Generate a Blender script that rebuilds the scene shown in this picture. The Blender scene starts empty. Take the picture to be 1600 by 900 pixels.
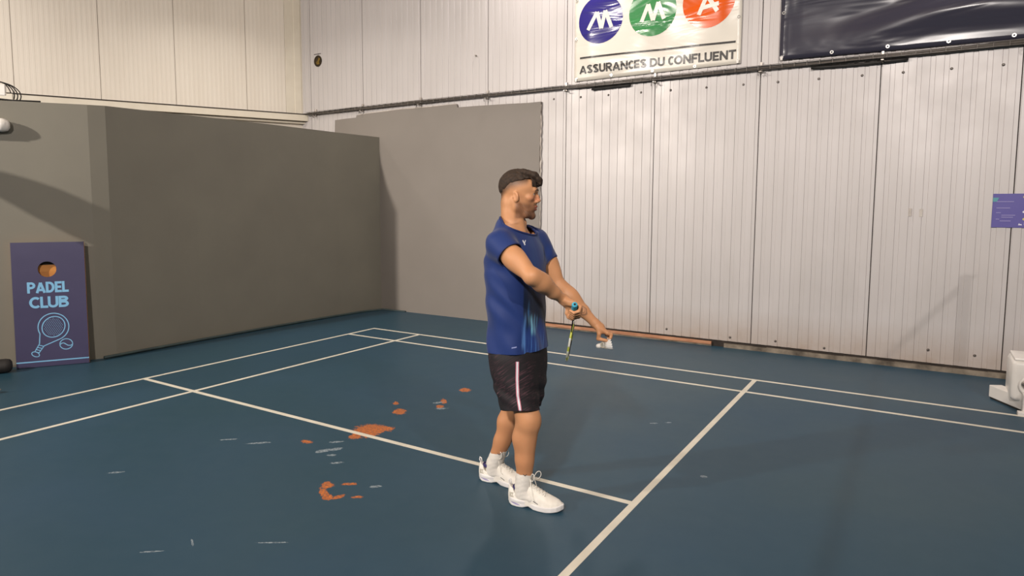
import bpy, bmesh, math, random
import numpy as np
from mathutils import Vector, Matrix
from mathutils.bvhtree import BVHTree

SC = bpy.context.scene
COL = SC.collection

# ------------------------------------------------------------------ camera
cam_data = bpy.data.cameras.new('camera')
cam = bpy.data.objects.new('camera', cam_data)
COL.objects.link(cam)
cr = Vector((0.83984525, 0.54282134, 0.0022246))
cu = Vector((-0.05033224, 0.07379148, 0.99600275))
cf = Vector((-0.54048739, 0.83660015, -0.08929484))
mm = Matrix((cr, cu, -cf)).transposed().to_4x4()
mm.translation = Vector((5.93641716, -6.32267663, 1.57579926))
cam.matrix_world = mm
cam_data.sensor_fit = 'HORIZONTAL'
cam_data.sensor_width = 36.0
cam_data.lens = 36.0 * 1033.62828 / 1600.0
cam_data.shift_x = 29.06 / 1600.0
cam_data.shift_y = -33.11 / 1600.0
cam_data.clip_start = 0.05
cam_data.clip_end = 100
SC.camera = cam

# ------------------------------------------------------------------ world, exposure
w = bpy.data.worlds.new('hall_ambient')
SC.world = w
w.use_nodes = True
w.node_tree.nodes['Background'].inputs[0].default_value = (1.0, 0.93, 0.82, 1)
w.node_tree.nodes['Background'].inputs[1].default_value = 0.01
SC.view_settings.view_transform = 'Standard'
SC.view_settings.look = 'None'
SC.view_settings.gamma = 1.0
SC.view_settings.use_curve_mapping = False
SC.view_settings.exposure = -0.14

# lamps of the hall: (x, y, z, watts, size, spread, colour, aim point or None for straight down)
LAMPS = [
    (-1.62, -0.90, 5.30, 43, 0.55, 132, (1.0, 0.93, 0.83), None),
    (2.0, 0.80, 5.8, 68, 0.40, 150, (1.0, 0.92, 0.87), None),
    (6.0, 0.85, 5.7, 20, 0.40, 112, (1.0, 0.92, 0.88), None),  # extra lamp added near the wall to brighten the rib edges
    (-2.0, -11.5, 5.0, 235, 0.28, 78, (1.0, 0.91, 0.82), (0.9, 0.0, 1.5)),
    (6.2, -10.5, 5.25, 515, 0.55, 160, (1.0, 0.92, 0.86), (4.5, 0.0, 2.0)),
    (9.7, -7.0, 5.25, 150, 0.18, 160, (1.0, 0.93, 0.87), (5.5, 0.5, 1.5)),
    (-3.9, -4.4, 5.50, 111, 0.55, 160, (1.0, 0.92, 0.84), None),  # unseen lamp added to brighten the white sheets at left
]

# ------------------------------------------------------------------ helpers
def link(o):
    COL.objects.link(o)
    return o

def empty(name, loc=(0, 0, 0), rz=0.0):
    o = link(bpy.data.objects.new(name, None))
    o.location = loc
    o.rotation_euler = (0, 0, rz)
    o.empty_display_size = 0.1
    return o

def tag(o, label=None, cat=None, group=None, kind=None):
    if label: o['label'] = label
    if cat: o['category'] = cat
    if group: o['group'] = group
    if kind: o['kind'] = kind
    return o

def obj_from_mesh(name, me, mat=None, parent=None):
    o = link(bpy.data.objects.new(name, me))
    if mat is not None:
        if len(me.materials) == 0:
            me.materials.append(mat)
    if parent is not None:
        o.parent = parent
    return o

def obj(name, bm, mat=None, parent=None, smooth=False):
    me = bpy.data.meshes.new(name)
    bm.to_mesh(me)
    bm.free()
    if smooth:
        me.polygons.foreach_set('use_smooth', [True] * len(me.polygons))
    return obj_from_mesh(name, me, mat, parent)

def pyobj(name, verts, faces, mat=None, parent=None, smooth=False):
    me = bpy.data.meshes.new(name)
    me.from_pydata([tuple(v) for v in verts], [], [tuple(f) for f in faces])
    me.update()
    if smooth:
        me.polygons.foreach_set('use_smooth', [True] * len(me.polygons))
    return obj_from_mesh(name, me, mat, parent)

def add_box(bm, lo, hi, bevel=0.0, mtx=None):
    r = bmesh.ops.create_cube(bm, size=1.0)
    vs = r['verts']
    for v in vs:
        v.co = Vector([lo[i] + (v.co[i] + .5) * (hi[i] - lo[i]) for i in range(3)])
    if bevel > 0:
        es = list({e for v in vs for e in v.link_edges})
        rb = bmesh.ops.bevel(bm, geom=es, offset=bevel, segments=2, affect='EDGES', profile=.5)
        vs = list({v for f in rb['faces'] for v in f.verts} | {v for v in vs if v.is_valid})
    if mtx is not None:
        for v in vs:
            v.co = mtx @ v.co
    return vs

def add_tube(bm, pts, rad, n=8, cap=True, closed=False):
    pts = [Vector(p) for p in pts]
    m = len(pts)
    rads = rad if isinstance(rad, (list, tuple)) else [rad] * m
    rings = []
    prev = None
    for i, p in enumerate(pts):
        if closed:
            t = (pts[(i + 1) % m] - pts[i - 1]).normalized()
        else:
            t = (pts[min(i + 1, m - 1)] - pts[max(i - 1, 0)]).normalized()
        if prev is None:
            a = Vector((0, 0, 1)) if abs(t.z) < .9 else Vector((1, 0, 0))
            nrm = t.cross(a).normalized()
        else:
            nrm = (prev - t * prev.dot(t))
            nrm = nrm.normalized() if nrm.length > 1e-6 else t.orthogonal().normalized()
        prev = nrm
        b = t.cross(nrm)
        rings.append([bm.verts.new(p + (nrm * math.cos(2 * math.pi * k / n) + b * math.sin(2 * math.pi * k / n)) * rads[i]) for k in range(n)])
    rng = range(m) if closed else range(m - 1)
    for i in rng:
        a, b = rings[i], rings[(i + 1) % m]
        for k in range(n):
            bm.faces.new((a[k], a[(k + 1) % n], b[(k + 1) % n], b[k]))
    if cap and not closed:
        bm.faces.new(rings[0][::-1])
        bm.faces.new(rings[-1])

def add_prism(bm, poly, z0, z1, mtx=None):
    """poly: list of (x, y) extruded from z0 to z1"""
    lo = [bm.verts.new((x, y, z0)) for x, y in poly]
    hi = [bm.verts.new((x, y, z1)) for x, y in poly]
    n = len(poly)
    bm.faces.new(lo[::-1]); bm.faces.new(hi)
    for i in range(n):
        bm.faces.new((lo[i], lo[(i + 1) % n], hi[(i + 1) % n], hi[i]))
    if mtx is not None:
        for v in lo + hi:
            v.co = mtx @ v.co

def add_lathe(bm, prof, n=20, mtx=None):
    """prof: list of (r, z); closed with caps where r == 0"""
    rings = []
    allv = []
    for r, z in prof:
        if r < 1e-6:
            v = bm.verts.new((0, 0, z)); rings.append([v]); allv.append(v)
        else:
            ring = [bm.verts.new((r * math.cos(2 * math.pi * k / n), r * math.sin(2 * math.pi * k / n), z)) for k in range(n)]
            rings.append(ring); allv += ring
    for a, b in zip(rings[:-1], rings[1:]):
        for k in range(n):
            k2 = (k + 1) % n
            if len(a) == 1 and len(b) == 1: continue
            if len(a) == 1: bm.faces.new((a[0], b[k2], b[k]))
            elif len(b) == 1: bm.faces.new((a[k], a[k2], b[0]))
            else: bm.faces.new((a[k], a[k2], b[k2], b[k]))
    if mtx is not None:
        for v in allv: v.co = mtx @ v.co

def frame(o, ex, ey, ez):
    m = Matrix((Vector(ex), Vector(ey), Vector(ez))).transposed().to_4x4()
    m.translation = Vector(o)
    return m

# ------------------------------------------------------------------ materials
def srgb(r, g, b):
    def f(c):
        c /= 255.0
        return c / 12.92 if c <= .04045 else ((c + .055) / 1.055) ** 2.4
    return (f(r), f(g), f(b), 1.0)

class Mat:
    def __init__(s, name, col=(.5, .5, .5, 1), rough=.5, metal=0.0, spec=.5):
        s.m = bpy.data.materials.new(name)
        s.m.use_nodes = True
        s.t = s.m.node_tree
        s.b = s.t.nodes['Principled BSDF']
        s.b.inputs['Base Color'].default_value = col
        s.b.inputs['Roughness'].default_value = rough
        s.b.inputs['Metallic'].default_value = metal
        s.b.inputs['Specular IOR Level'].default_value = spec
        s._tc = None
    def n(s, typ, **kw):
        nd = s.t.nodes.new(typ)
        for k, v in kw.items():
            if k.startswith('i_'):
                key = k[2:]
                key = int(key) if key.isdigit() else key
                nd.inputs[key].default_value = v
            else:
                setattr(nd, k, v)
        return nd
    def l(s, a, b): s.t.links.new(a, b)
    def tc(s, out='Object'):
        if s._tc is None: s._tc = s.n('ShaderNodeTexCoord')
        return s._tc.outputs[out]
    def mapping(s, scale=(1, 1, 1), loc=(0, 0, 0), rot=(0, 0, 0), src=None):
        mp = s.n('ShaderNodeMapping')
        mp.inputs['Scale'].default_value = scale
        mp.inputs['Location'].default_value = loc
        mp.inputs['Rotation'].default_value = rot
        s.l(src or s.tc(), mp.inputs['Vector'])
        return mp.outputs[0]
    def noise(s, scale, detail=4, rough=.55, vec=None, distort=0.0):
        nz = s.n('ShaderNodeTexNoise')
        nz.inputs['Scale'].default_value = scale
        nz.inputs['Detail'].default_value = detail
        nz.inputs['Roughness'].default_value = rough
        nz.inputs['Distortion'].default_value = distort
        s.l(vec or s.tc(), nz.inputs['Vector'])
        return nz.outputs['Fac']
    def ramp(s, fac, stops):
        r = s.n('ShaderNodeValToRGB')
        e = r.color_ramp.elements
        while len(e) < len(stops): e.new(.5)
        for i, (p, c) in enumerate(stops):
            e[i].position = p
            e[i].color = c if len(c) == 4 else (*c, 1)
        s.l(fac, r.inputs[0])
        return r.outputs[0]
    def math(s, op, a, b=None, clamp=False):
        nd = s.n('ShaderNodeMath', operation=op, use_clamp=clamp)
        for i, x in enumerate((a, b)):
            if x is None: continue
            if isinstance(x, (int, float)): nd.inputs[i].default_value = x
            else: s.l(x, nd.inputs[i])
        return nd.outputs[0]
    def mix(s, fac, a, b, mode='MIX'):
        nd = s.n('ShaderNodeMix', data_type='RGBA', blend_type=mode)
        for i, x in ((0, fac), (6, a), (7, b)):
            if isinstance(x, (int, float)): nd.inputs[i].default_value = x
            elif isinstance(x, tuple): nd.inputs[i].default_value = x
            else: s.l(x, nd.inputs[i])
        return nd.outputs[2]
    def col(s, c): s.l(c, s.b.inputs['Base Color']); return s
    def rough(s, c): s.l(c, s.b.inputs['Roughness']); return s
    def bump(s, h, strength=.2, dist=.01):
        b = s.n('ShaderNodeBump')
        b.inputs['Strength'].default_value = strength
        b.inputs['Distance'].default_value = dist
        s.l(h, b.inputs['Height'])
        s.l(b.outputs[0], s.b.inputs['Normal'])
        return s

def mottled(name, c1, c2, scale, rough=.5, detail=4, bump=0.0, metal=0.0, spec=.5, vscale=(1, 1, 1)):
    m = Mat(name, c1, rough, metal, spec)
    v = m.mapping(vscale)
    f = m.noise(scale, detail, vec=v)
    m.col(m.ramp(f, [(.3, c1), (.7, c2)]))
    if bump: m.bump(f, bump)
    return m.m

M = {}
# painted hall floor with worn-through orange scuffs and pale scratches
fm = Mat('floor_paint', srgb(62, 92, 112), .42, 0, .26)
big = fm.noise(.55, 3)
fine = fm.noise(9, 5)
base = fm.ramp(big, [(.3, srgb(33, 65, 79)), (.7, srgb(38, 68, 88))])
base = fm.mix(fm.math('MULTIPLY', fine, .10), base, srgb(98, 120, 132))
sep = fm.n('ShaderNodeSeparateXYZ'); fm.l(fm.tc(), sep.inputs[0])
X, Y = sep.outputs[0], sep.outputs[1]
wob = fm.noise(16, 6, .7)
wob2 = fm.noise(52, 5, .7)
def blob(cx, cy, rx, ry, ang=0.0, thr=1.0, amp=1.5):
    dx = fm.math('SUBTRACT', X, cx); dy = fm.math('SUBTRACT', Y, cy)
    c, s_ = math.cos(ang), math.sin(ang)
    a = fm.math('DIVIDE', fm.math('ADD', fm.math('MULTIPLY', dx, c), fm.math('MULTIPLY', dy, s_)), rx)
    b = fm.math('DIVIDE', fm.math('SUBTRACT', fm.math('MULTIPLY', dy, c), fm.math('MULTIPLY', dx, s_)), ry)
    d = fm.math('SQRT', fm.math('ADD', fm.math('MULTIPLY', a, a), fm.math('MULTIPLY', b, b)))
    d = fm.math('ADD', d, fm.math('MULTIPLY', fm.math('SUBTRACT', wob, .5), amp))
    d = fm.math('ADD', d, fm.math('MULTIPLY', fm.math('SUBTRACT', wob2, .5), amp * .8))
    return fm.math('MULTIPLY', fm.math('SUBTRACT', thr, d), 7.0, clamp=True)
def blobs(lst, amp):
    acc = None
    for t in lst:
        f = blob(*(t if len(t) == 6 else (*t, 1.0)), amp)
        acc = f if acc is None else fm.math('MAXIMUM', acc, f)
    return acc
orange = blobs([(2.72, -2.96, .115, .135, .76), (2.765, -2.90, .10, .07, .76), (2.72, -3.10, .05, .07, .6, .9), (2.615, -2.515, .055, .07, .76), (2.44, -2.36, .03, .07, .76, .8),
                (2.69, -1.735, .05, .06, .76), (2.735, -2.11, .025, .08, .76, .9), (2.80, -2.24, .035, .05, .76, .85), (2.53, -3.36, .05, .05, .7, .75),
                (3.165, -3.775, .036, .05, .8), (3.225, -3.855, .024, .075, .95), (3.29, -3.89, .036, .036, .7), (3.335, -3.855, .045, .022, 1.2, .9),
                (3.42, -3.80, .05, .02, .7, .75), (3.26, -3.70, .06, .022, .6, .75)], 1.9)
pale = blobs([(2.755, -3.41, .06, .030, 1.05), (2.79, -3.355, .05, .022, 1.0), (2.97, -3.515, .04, .016, .8), (2.72, -2.16, .05, .02, .9),
              (2.84, -2.27, .05, .02, .8), (3.125, -4.58, .035, .005, -.5), (3.44, -4.375, .07, .006, .6), (3.04, -4.735, .05, .006, .7),
              (3.415, -3.64, .03, .016, .8), (4.935, -2.484, .02, .014, 0), (1.98, -4.34, .05, .010, .8), (2.70, -3.25, .05, .014, .8),
              (4.44, -1.63, .03, .012, .7), (4.36, -1.70, .03, .012, .7), (2.85, -3.44, .03, .014, .6), (2.28, -3.55, .08, .014, .75), (2.05, -3.62, .06, .012, .75)], 2.1)
holes = fm.ramp(fm.noise(75, 4, .75), [(.42, (0, 0, 0, 1)), (.56, (1, 1, 1, 1))])
orange = fm.math('MULTIPLY', orange, fm.math('ADD', .45, fm.math('MULTIPLY', holes, .55)))
pale = fm.math('MULTIPLY', pale, fm.math('ADD', .12, fm.math('MULTIPLY', holes, .8)))
base = fm.mix(fm.math('MULTIPLY', orange, .9), base, fm.ramp(wob2, [(.35, srgb(168, 86, 22)), (.65, srgb(234, 132, 42))]))
base = fm.mix(fm.math('MULTIPLY', pale, .6), base, srgb(190, 200, 205))
fm.col(base)
fm.rough(fm.ramp(big, [(.3, (.40, .40, .40, 1)), (.7, (.50, .50, .50, 1))]))
fm.bump(fine, .06, .004)

M['floor'] = fm.m
M['line'] = mottled('court_line_paint', srgb(222, 216, 200), srgb(206, 200, 184), 6, .5)
def wallmat(name, c1, c2, rough, metal=0.0, spec=.5, dirt=None):
    m = Mat(name, c1, rough, metal, spec)
    v = m.mapping((3, 3, .6))
    f = m.noise(1.2, 4, vec=v)
    c = m.ramp(f, [(.3, c1), (.7, c2)])
    if dirt:
        sp = m.n('ShaderNodeSeparateXYZ'); m.l(m.tc(), sp.inputs[0])
        low = m.math('SUBTRACT', 1.0, m.math('MULTIPLY', sp.outputs[2], 2.2), clamp=True)
        sm = m.noise(3.0, 5, .65)
        d = m.math('MULTIPLY', low, m.math('MULTIPLY', sm, .9))
        c = m.mix(d, c, dirt)
    m.col(c)
    m.rough(m.ramp(m.noise(2.2, 3), [(.3, (rough - .05,) * 3 + (1,)), (.7, (rough + .08,) * 3 + (1,))]))
    return m.m
M['sheet'] = wallmat('ribbed_sheet_metal', srgb(195, 190, 189), srgb(188, 183, 181), .42, .12, .5, srgb(150, 118, 84))
M['white_sheet'] = wallmat('white_coated_sheet', srgb(226, 218, 206), srgb(220, 211, 198), .45)
M['grey_paint'] = mottled('grey_wall_paint', srgb(126, 122, 110), srgb(120, 116, 105), 1.6, .62, 4, .04)
M['grey_paint_2'] = mottled('grey_board_paint', srgb(132, 125, 118), srgb(127, 120, 113), 1.2, .62, 4, .04)
M['plaster'] = mottled('ragged_plaster', srgb(214, 206, 196), srgb(176, 166, 156), 20, .8)
M['cream'] = mottled('cream_steel', srgb(222, 214, 198), srgb(212, 203, 186), 4, .4)
M['dark_gap'] = mottled('dark_gap', srgb(40, 34, 30), srgb(58, 50, 44), 8, .9)
M['kerb'] = mottled('dirty_concrete_kerb', srgb(150, 138, 122), srgb(58, 50, 42), 5.5, .85, 6, .2)
M['batten'] = mottled('orange_brown_timber', srgb(196, 146, 112), srgb(150, 96, 66), 5, .7, 5, .1, vscale=(1, 8, 8))
M['ceiling'] = mottled('tan_ceiling_lining', srgb(164, 126, 58), srgb(150, 114, 52), .8, .8)
M['plain_wall'] = mottled('far_wall_paint', srgb(84, 80, 76), srgb(76, 72, 68), .8, .7)
M['black_cable'] = mottled('black_cable_sheath', srgb(26, 24, 23), srgb(38, 35, 33), 6, .6)
M['grey_cable'] = mottled('grey_cable_sheath', srgb(62, 56, 50), srgb(78, 70, 62), 6, .6)
M['zinc'] = mottled('zinc_wire', srgb(190, 184, 176), srgb(160, 152, 146), 15, .35, metal=.8)
M['white_plastic'] = mottled('white_plastic', srgb(236, 232, 226), srgb(226, 221, 214), 3, .35)
M['screw'] = mottled('grey_screw_head', srgb(120, 112, 106), srgb(92, 86, 82), 30, .4, metal=.6)

BW_Y = 1.33          # plane of the back wall
FLOOR_W = 40

# ---- floor
bm = bmesh.new()
add_box(bm, (-12, -14, -.12), (14, 2.2, 0))
floor = tag(obj('floor', bm, M['floor']), kind='structure')
LW = .04
def court_line(x0, x1, y0, y1):
    bm = bmesh.new()
    add_box(bm, (x0, y0, 0.0), (x1, y1, .0012))
    return obj('court_line', bm, M['line'], floor)
h = LW / 2
court_line(-h, h, -6.12, h)                 # rear boundary
court_line(.76 - h, .76 + h, -6.12, -h)       # long service line
court_line(h, 6.72, -h, h)                  # outer side line
for a, b in ((h, .76 - h), (.76 + h, 4.72 - h), (4.72 + h, 6.72)):
    court_line(a, b, -.46 - h, -.46 + h)    # inner side line
court_line(h, .76 - h, -3.05 - h, -3.05 + h)
court_line(.76 + h, 4.72 - h, -3.05 - h, -3.05 + h)
court_line(4.72 - h, 4.72 + h, -6.12, -h)     # short service line
court_line(h, 6.72, -6.1 - h, -6.1 + h)

# ---- ceiling and the walls out of view
bm = bmesh.new(); add_box(bm, (-12, -14, 6.6), (14, 2.2, 6.72)); ceiling = tag(obj('ceiling', bm, M['ceiling']), kind='structure')
bm = bmesh.new(); add_box(bm, (12.5, -14, 0), (12.7, 2.2, 6.6)); tag(obj('wall_right', bm, M['plain_wall']), kind='structure')
bm = bmesh.new(); add_box(bm, (-12, -13.7, 0), (12.5, -13.5, 6.6)); tag(obj('wall_front', bm, M['plain_wall']), kind='structure')

# ---- back wall: backing slab plus ribbed sheet panels, each a piece of its own
bm = bmesh.new(); add_box(bm, (-12, BW_Y + .012, 0), (12.6, BW_Y + .2, 6.6))
wall_back = tag(obj('wall_back', bm, M['dark_gap']), kind='structure')
SEAMS = [-4.75, -3.6, -2.57, -1.41, -.265, .90, 2.085, 3.237, 4.403, 5.525, 6.625, 7.775, 8.925, 10.07, 11.22, 12.37]
def rib_panel(wid, z0, z1, pitch, depth, up=.6, gap=.0045):
    """vertical micro-ribs: x across from 0 to wid, proud side towards -y"""
    n = max(1, round((wid - 2 * gap) / pitch)); p = (wid - 2 * gap) / n
    prof = [(gap, .02), (gap, -.0)]
    for i in range(n):
        x = gap + i * p
        prof += [(x + p * .04, 0), (x + p * .07, -depth), (x + p * (.07 + up), -depth), (x + p * (.10 + up), 0)]
    prof += [(wid - gap, 0), (wid - gap, .02)]
    vs = [(x, y, z0) for x, y in prof] + [(x, y, z1) for x, y in prof]
    k = len(prof)
    fs = [(i, i + 1, k + i + 1, k + i) for i in range(k - 1)]
    fs.append(tuple(range(k - 1, -1, -1)))
    return vs, fs
for x0, x1 in zip(SEAMS[:-1], SEAMS[1:]):
    vs, fs = rib_panel(x1 - x0, .075, 6.6, .104, .0055)
    o = pyobj('wall_panel', vs, fs, M['sheet'], wall_back)
    o.location = (x0, BW_Y, 0)
# kerb under the sheets
bm = bmesh.new()
xs = np.linspace(-1.0, 12.4, 90)
random.seed(4)
for a, b in zip(xs[:-1], xs[1:]):
    if a < 4.0: continue
    t = random.uniform(.044, .050)
    add_box(bm, (a, BW_Y - .016 - random.uniform(0, .003), 0), (b, BW_Y + .012, t))
trim = tag(obj('baseboard_back', bm, M['kerb']), kind='structure')
bm = bmesh.new()
add_box(bm, (1.75, BW_Y - .03, .018), (3.98, BW_Y + .012, .052), .004)
obj('timber_batten', bm, M['batten'], trim)
bm = bmesh.new()
add_box(bm, (1.75, BW_Y - .018, 0), (3.98, BW_Y + .012, .018))
obj('under_strip', bm, M['kerb'], trim)
# screws: one row along the sheets, plus a few singles
SCREWS = [(x, 2.99 - .018 * x) for x in (1.91, 2.285, 2.657, 3.07, 3.424, 3.832, 4.23, 4.58, 4.973, 5.364, 5.712, 6.099, 6.485, 6.87, 7.25)]
SCREWS += [(.707, 3.639), (3.45, .14), (4.18, .12), (4.66, .13), (5.14, .11), (6.05, .20), (6.42, .19)]
sm = None
for x, z in SCREWS:
    if sm is None:
        bm = bmesh.new()
        add_lathe(bm, [(0, .011), (.008, .010), (.013, .005), (.014, 0), (0, -.004)], 8, frame((0, 0, 0), (1, 0, 0), (0, 0, 1), (0, -1, 0)))
        o = obj('screw', bm, M['screw'], wall_back); sm = o.data
    else:
        o = obj_from_mesh('screw', sm, None, wall_back)
    o.location = (x, BW_Y - .003, z)

# ---- grey boards skimmed over the left end of the back wall
gb = [(-2.2, .0), (1.727, .0), (1.735, 1.2), (1.725, 2.2), (1.74, 2.935), (1.55, 2.935), (1.30, 2.945), (.95, 2.955), (.70, 2.962), (.455, 2.966), (.415, 2.965),
      (.40, 3.012), (.22, 3.012), (-.1, 3.012), (-.4, 3.012), (-.62, 3.02), (-1.0, 3.012), (-1.30, 3.008), (-1.45, 3.0), (-1.52, 2.995), (-1.53, 2.963), (-1.75, 2.962), (-1.99, 2.955), (-2.01, 2.6), (-2.2, 2.6)]
bm = bmesh.new()
add_prism(bm, gb, -.012, .028, frame((0, BW_Y - .012, 0), (1, 0, 0), (0, 0, 1), (0, -1, 0)))
gboard = tag(obj('wall_grey_boards', bm, M['grey_paint_2']), kind='structure')
# ragged plaster rim on the free edge
bm = bmesh.new()
random.seed(8)
pts = [(1.735, z) for z in np.arange(.1, 2.94, .05)]
add_tube(bm, [(x + random.uniform(-.006, .008), BW_Y - .028, z) for x, z in pts], [random.uniform(.004, .012) for _ in pts], 6)
obj('plaster_edge', bm, M['plaster'], gboard, True)
bm = bmesh.new()
pts = [(x, z) for x, z in [(-1.5, 3.0), (-1.2, 3.012), (-.6, 3.022), (-.1, 3.015), (.38, 3.014)]]
add_tube(bm, [(x, BW_Y - .03, z) for x, z in pts], [.006, .01, .007, .008, .006], 6)
obj('plaster_edge', bm, M['plaster'], gboard, True)

# ---- white sheet wall on the left, oblique to the court
TH = math.radians(27)
ld = Vector((-math.sin(TH), -math.cos(TH), 0)); ln = Vector((math.cos(TH), -math.sin(TH), 0))
LC = Vector((-2.77, BW_Y, 0))
mw = frame(LC, ld, ln, (0, 0, 1))       # local x along the wall, local y into the hall
bm = bmesh.new(); add_box(bm, (-.3, -.22, 0), (15.5, -.022, 6.6), 0, mw)
wall_left = tag(obj('wall_left', bm, M['white_sheet']), kind='structure')
LS = [.27, .88, 1.90, 2.88, 3.90, 4.9, 5.9, 6.9, 7.9, 8.9, 9.9, 10.9, 11.9]
for x0, x1 in zip(LS[:-1], LS[1:]):
    vs, fs = rib_panel(x1 - x0, 3.10, 6.6, .0625, .0012, .45, .003)
    vs = [mw @ Vector((x0 + x, -y, z)) for x, y, z in vs]
    pyobj('wall_panel', vs, [f[::-1] for f in fs], M['white_sheet'], wall_left)
bm = bmesh.new(); add_box(bm, (.0, -.02, 3.08), (.27, .006, 6.6), .003, mw)
ct = tag(obj('trim_corner', bm, M['cream']), kind='structure')
bm = bmesh.new(); add_box(bm, (.02, .0, 3.06), (.13, .014, 6.6), .004, mw)
obj('corner_flashing', bm, M['cream'], ct)
# steel beam below the white sheets
bm = bmesh.new()
add_box(bm, (-.05, -.02, 3.055), (12, .12, 3.085), .003, mw)
add_box(bm, (-.05, .09, 2.985), (12, .12, 3.06), .003, mw)
add_box(bm, (-.05, -.02, 2.945), (12, .05, 2.975), .003, mw)
beam = tag(obj('trim_beam', bm, M['cream']), kind='structure')
bm = bmesh.new(); add_box(bm, (-.05, -.02, 3.085), (12, .125, 3.10), 0, mw); obj('gap_shade_strip', bm, M['dark_gap'], beam)  # dark-coloured strip that paints the shade line below the sheets

# ---- grey partition in front of it
def wall_strip(name, plan, thick, ztop, mat):
    pts = [Vector((x, y, 0)) for x, y in plan]
    m = len(pts); nor = []
    for i in range(m):
        t = (pts[min(i + 1, m - 1)] - pts[max(i - 1, 0)]).normalized()
        nor.append(Vector((t.y, -t.x, 0)))
    vs, fs = [], []
    for p, nn, zt in zip(pts, nor, ztop):
        q = p + nn * thick
        vs += [p, q, q + Vector((0, 0, zt)), p + Vector((0, 0, zt))]
    for i in range(m - 1):
        a, b = 4 * i, 4 * i + 4
        fs += [(a, b, b + 3, a + 3), (a + 1, a + 2, b + 2, b + 1), (a + 3, b + 3, b + 2, a + 2), (a, a + 1, b + 1, b)]
    fs += [(0, 3, 2, 1), tuple(4 * (m - 1) + k for k in (0, 1, 2, 3))]
    o = pyobj(name, vs, fs, mat)
    bm = bmesh.new(); bm.from_mesh(o.data); bmesh.ops.recalc_face_normals(bm, faces=bm.faces); bm.to_mesh(o.data); bm.free()
    return o
PLAN = [(-1.05, BW_Y - .03), (-1.12, .5), (-1.165, -.6), (-1.165, -1.7), (-1.12, -2.71), (-1.165, -2.86), (-1.535, -3.57), (-2.3, -5.04), (-3.0, -6.36)]
part = tag(wall_strip('wall_partition', PLAN, .07, [2.635, 2.635, 2.635, 2.62, 2.60, 2.595, 2.58, 2.57, 2.56], M['grey_paint']), kind='structure')
# loose floor edge turned up along the partition
M['floor_edge'] = mottled('floor_covering_edge', srgb(62, 78, 76), srgb(46, 60, 62), 5, .6)
bm = bmesh.new()
add_tube(bm, [(-.55, BW_Y - .06, .004), (-.98, BW_Y - .09, .008), (-1.06, .9, .012), (-1.10, .3, .014), (-1.13, -.6, .016), (-1.125, -1.6, .018), (-1.10, -2.6, .022), (-1.10, -2.85, .02)], .016, 6)
tag(obj('baseboard_partition', bm, M['floor_edge'], None, True), kind='structure')
# ------------------------------------------------------------------ printing helpers (flat print, 0.4 mm proud)
def text_obj(name, body, mtx, size, mat, parent, offset=0.0, sx=1.0, shear=0.0, spacing=1.0, bend=None):
    c = bpy.data.curves.new('lettering', 'FONT')
    c.body = body; c.size = size; c.offset = offset; c.shear = shear; c.space_character = spacing
    c.extrude = 0.0004; c.resolution_u = 4
    t = link(bpy.data.objects.new('lettering', c))
    dg = bpy.context.evaluated_depsgraph_get()
    me = bpy.data.meshes.new_from_object(t.evaluated_get(dg))
    bpy.data.objects.remove(t)
    xs = [v.co.x for v in me.vertices]
    x0 = min(xs); wid = max(xs) - x0
    for v in me.vertices:
        q = Vector(((v.co.x - x0) * sx, v.co.y, v.co.z))
        v.co = bend(mtx @ q) if bend else mtx @ q
    me.materials.clear()
    o = obj_from_mesh(name, me, mat, parent)
    return o, wid * sx

def stroke(bm, pts, wid, mtx, th=.0005, closed=False, bend=None):
    """flat band of constant width along a 2-D polyline, mitred"""
    P = [Vector((p[0], p[1])) for p in pts]
    n = len(P); L, R = [], []
    for i, p in enumerate(P):
        if closed: a, b = P[i - 1], P[(i + 1) % n]
        else: a, b = P[max(i - 1, 0)], P[min(i + 1, n - 1)]
        d1 = (p - a).normalized() if (p - a).length > 1e-9 else (b - p).normalized()
        d2 = (b - p).normalized() if (b - p).length > 1e-9 else d1
        n1 = Vector((-d1.y, d1.x)); n2 = Vector((-d2.y, d2.x))
        m = n1 + n2
        m = m.normalized() if m.length > 1e-6 else n1
        k = wid * .5 / max(.35, m.dot(n1))
        L.append(p + m * k); R.append(p - m * k)
    f = (lambda q: bend(mtx @ q)) if bend else (lambda q: mtx @ q)
    vl = [bm.verts.new(f(Vector((q.x, q.y, th)))) for q in L]
    vr = [bm.verts.new(f(Vector((q.x, q.y, th)))) for q in R]
    for i in range(n if closed else n - 1):
        j = (i + 1) % n
        bm.faces.new((vr[i], vr[j], vl[j], vl[i]))

def circle(cx, cy, rx, ry=None, n=32, a0=0, a1=2 * math.pi, rot=0):
    ry = ry or rx; out = []
    full = abs(a1 - a0 - 2 * math.pi) < 1e-6
    for k in range(n if full else n + 1):
        a = a0 + (a1 - a0) * k / n
        x, y = rx * math.cos(a), ry * math.sin(a)
        out.append((cx + x * math.cos(rot) - y * math.sin(rot), cy + x * math.sin(rot) + y * math.cos(rot)))
    return out

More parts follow.
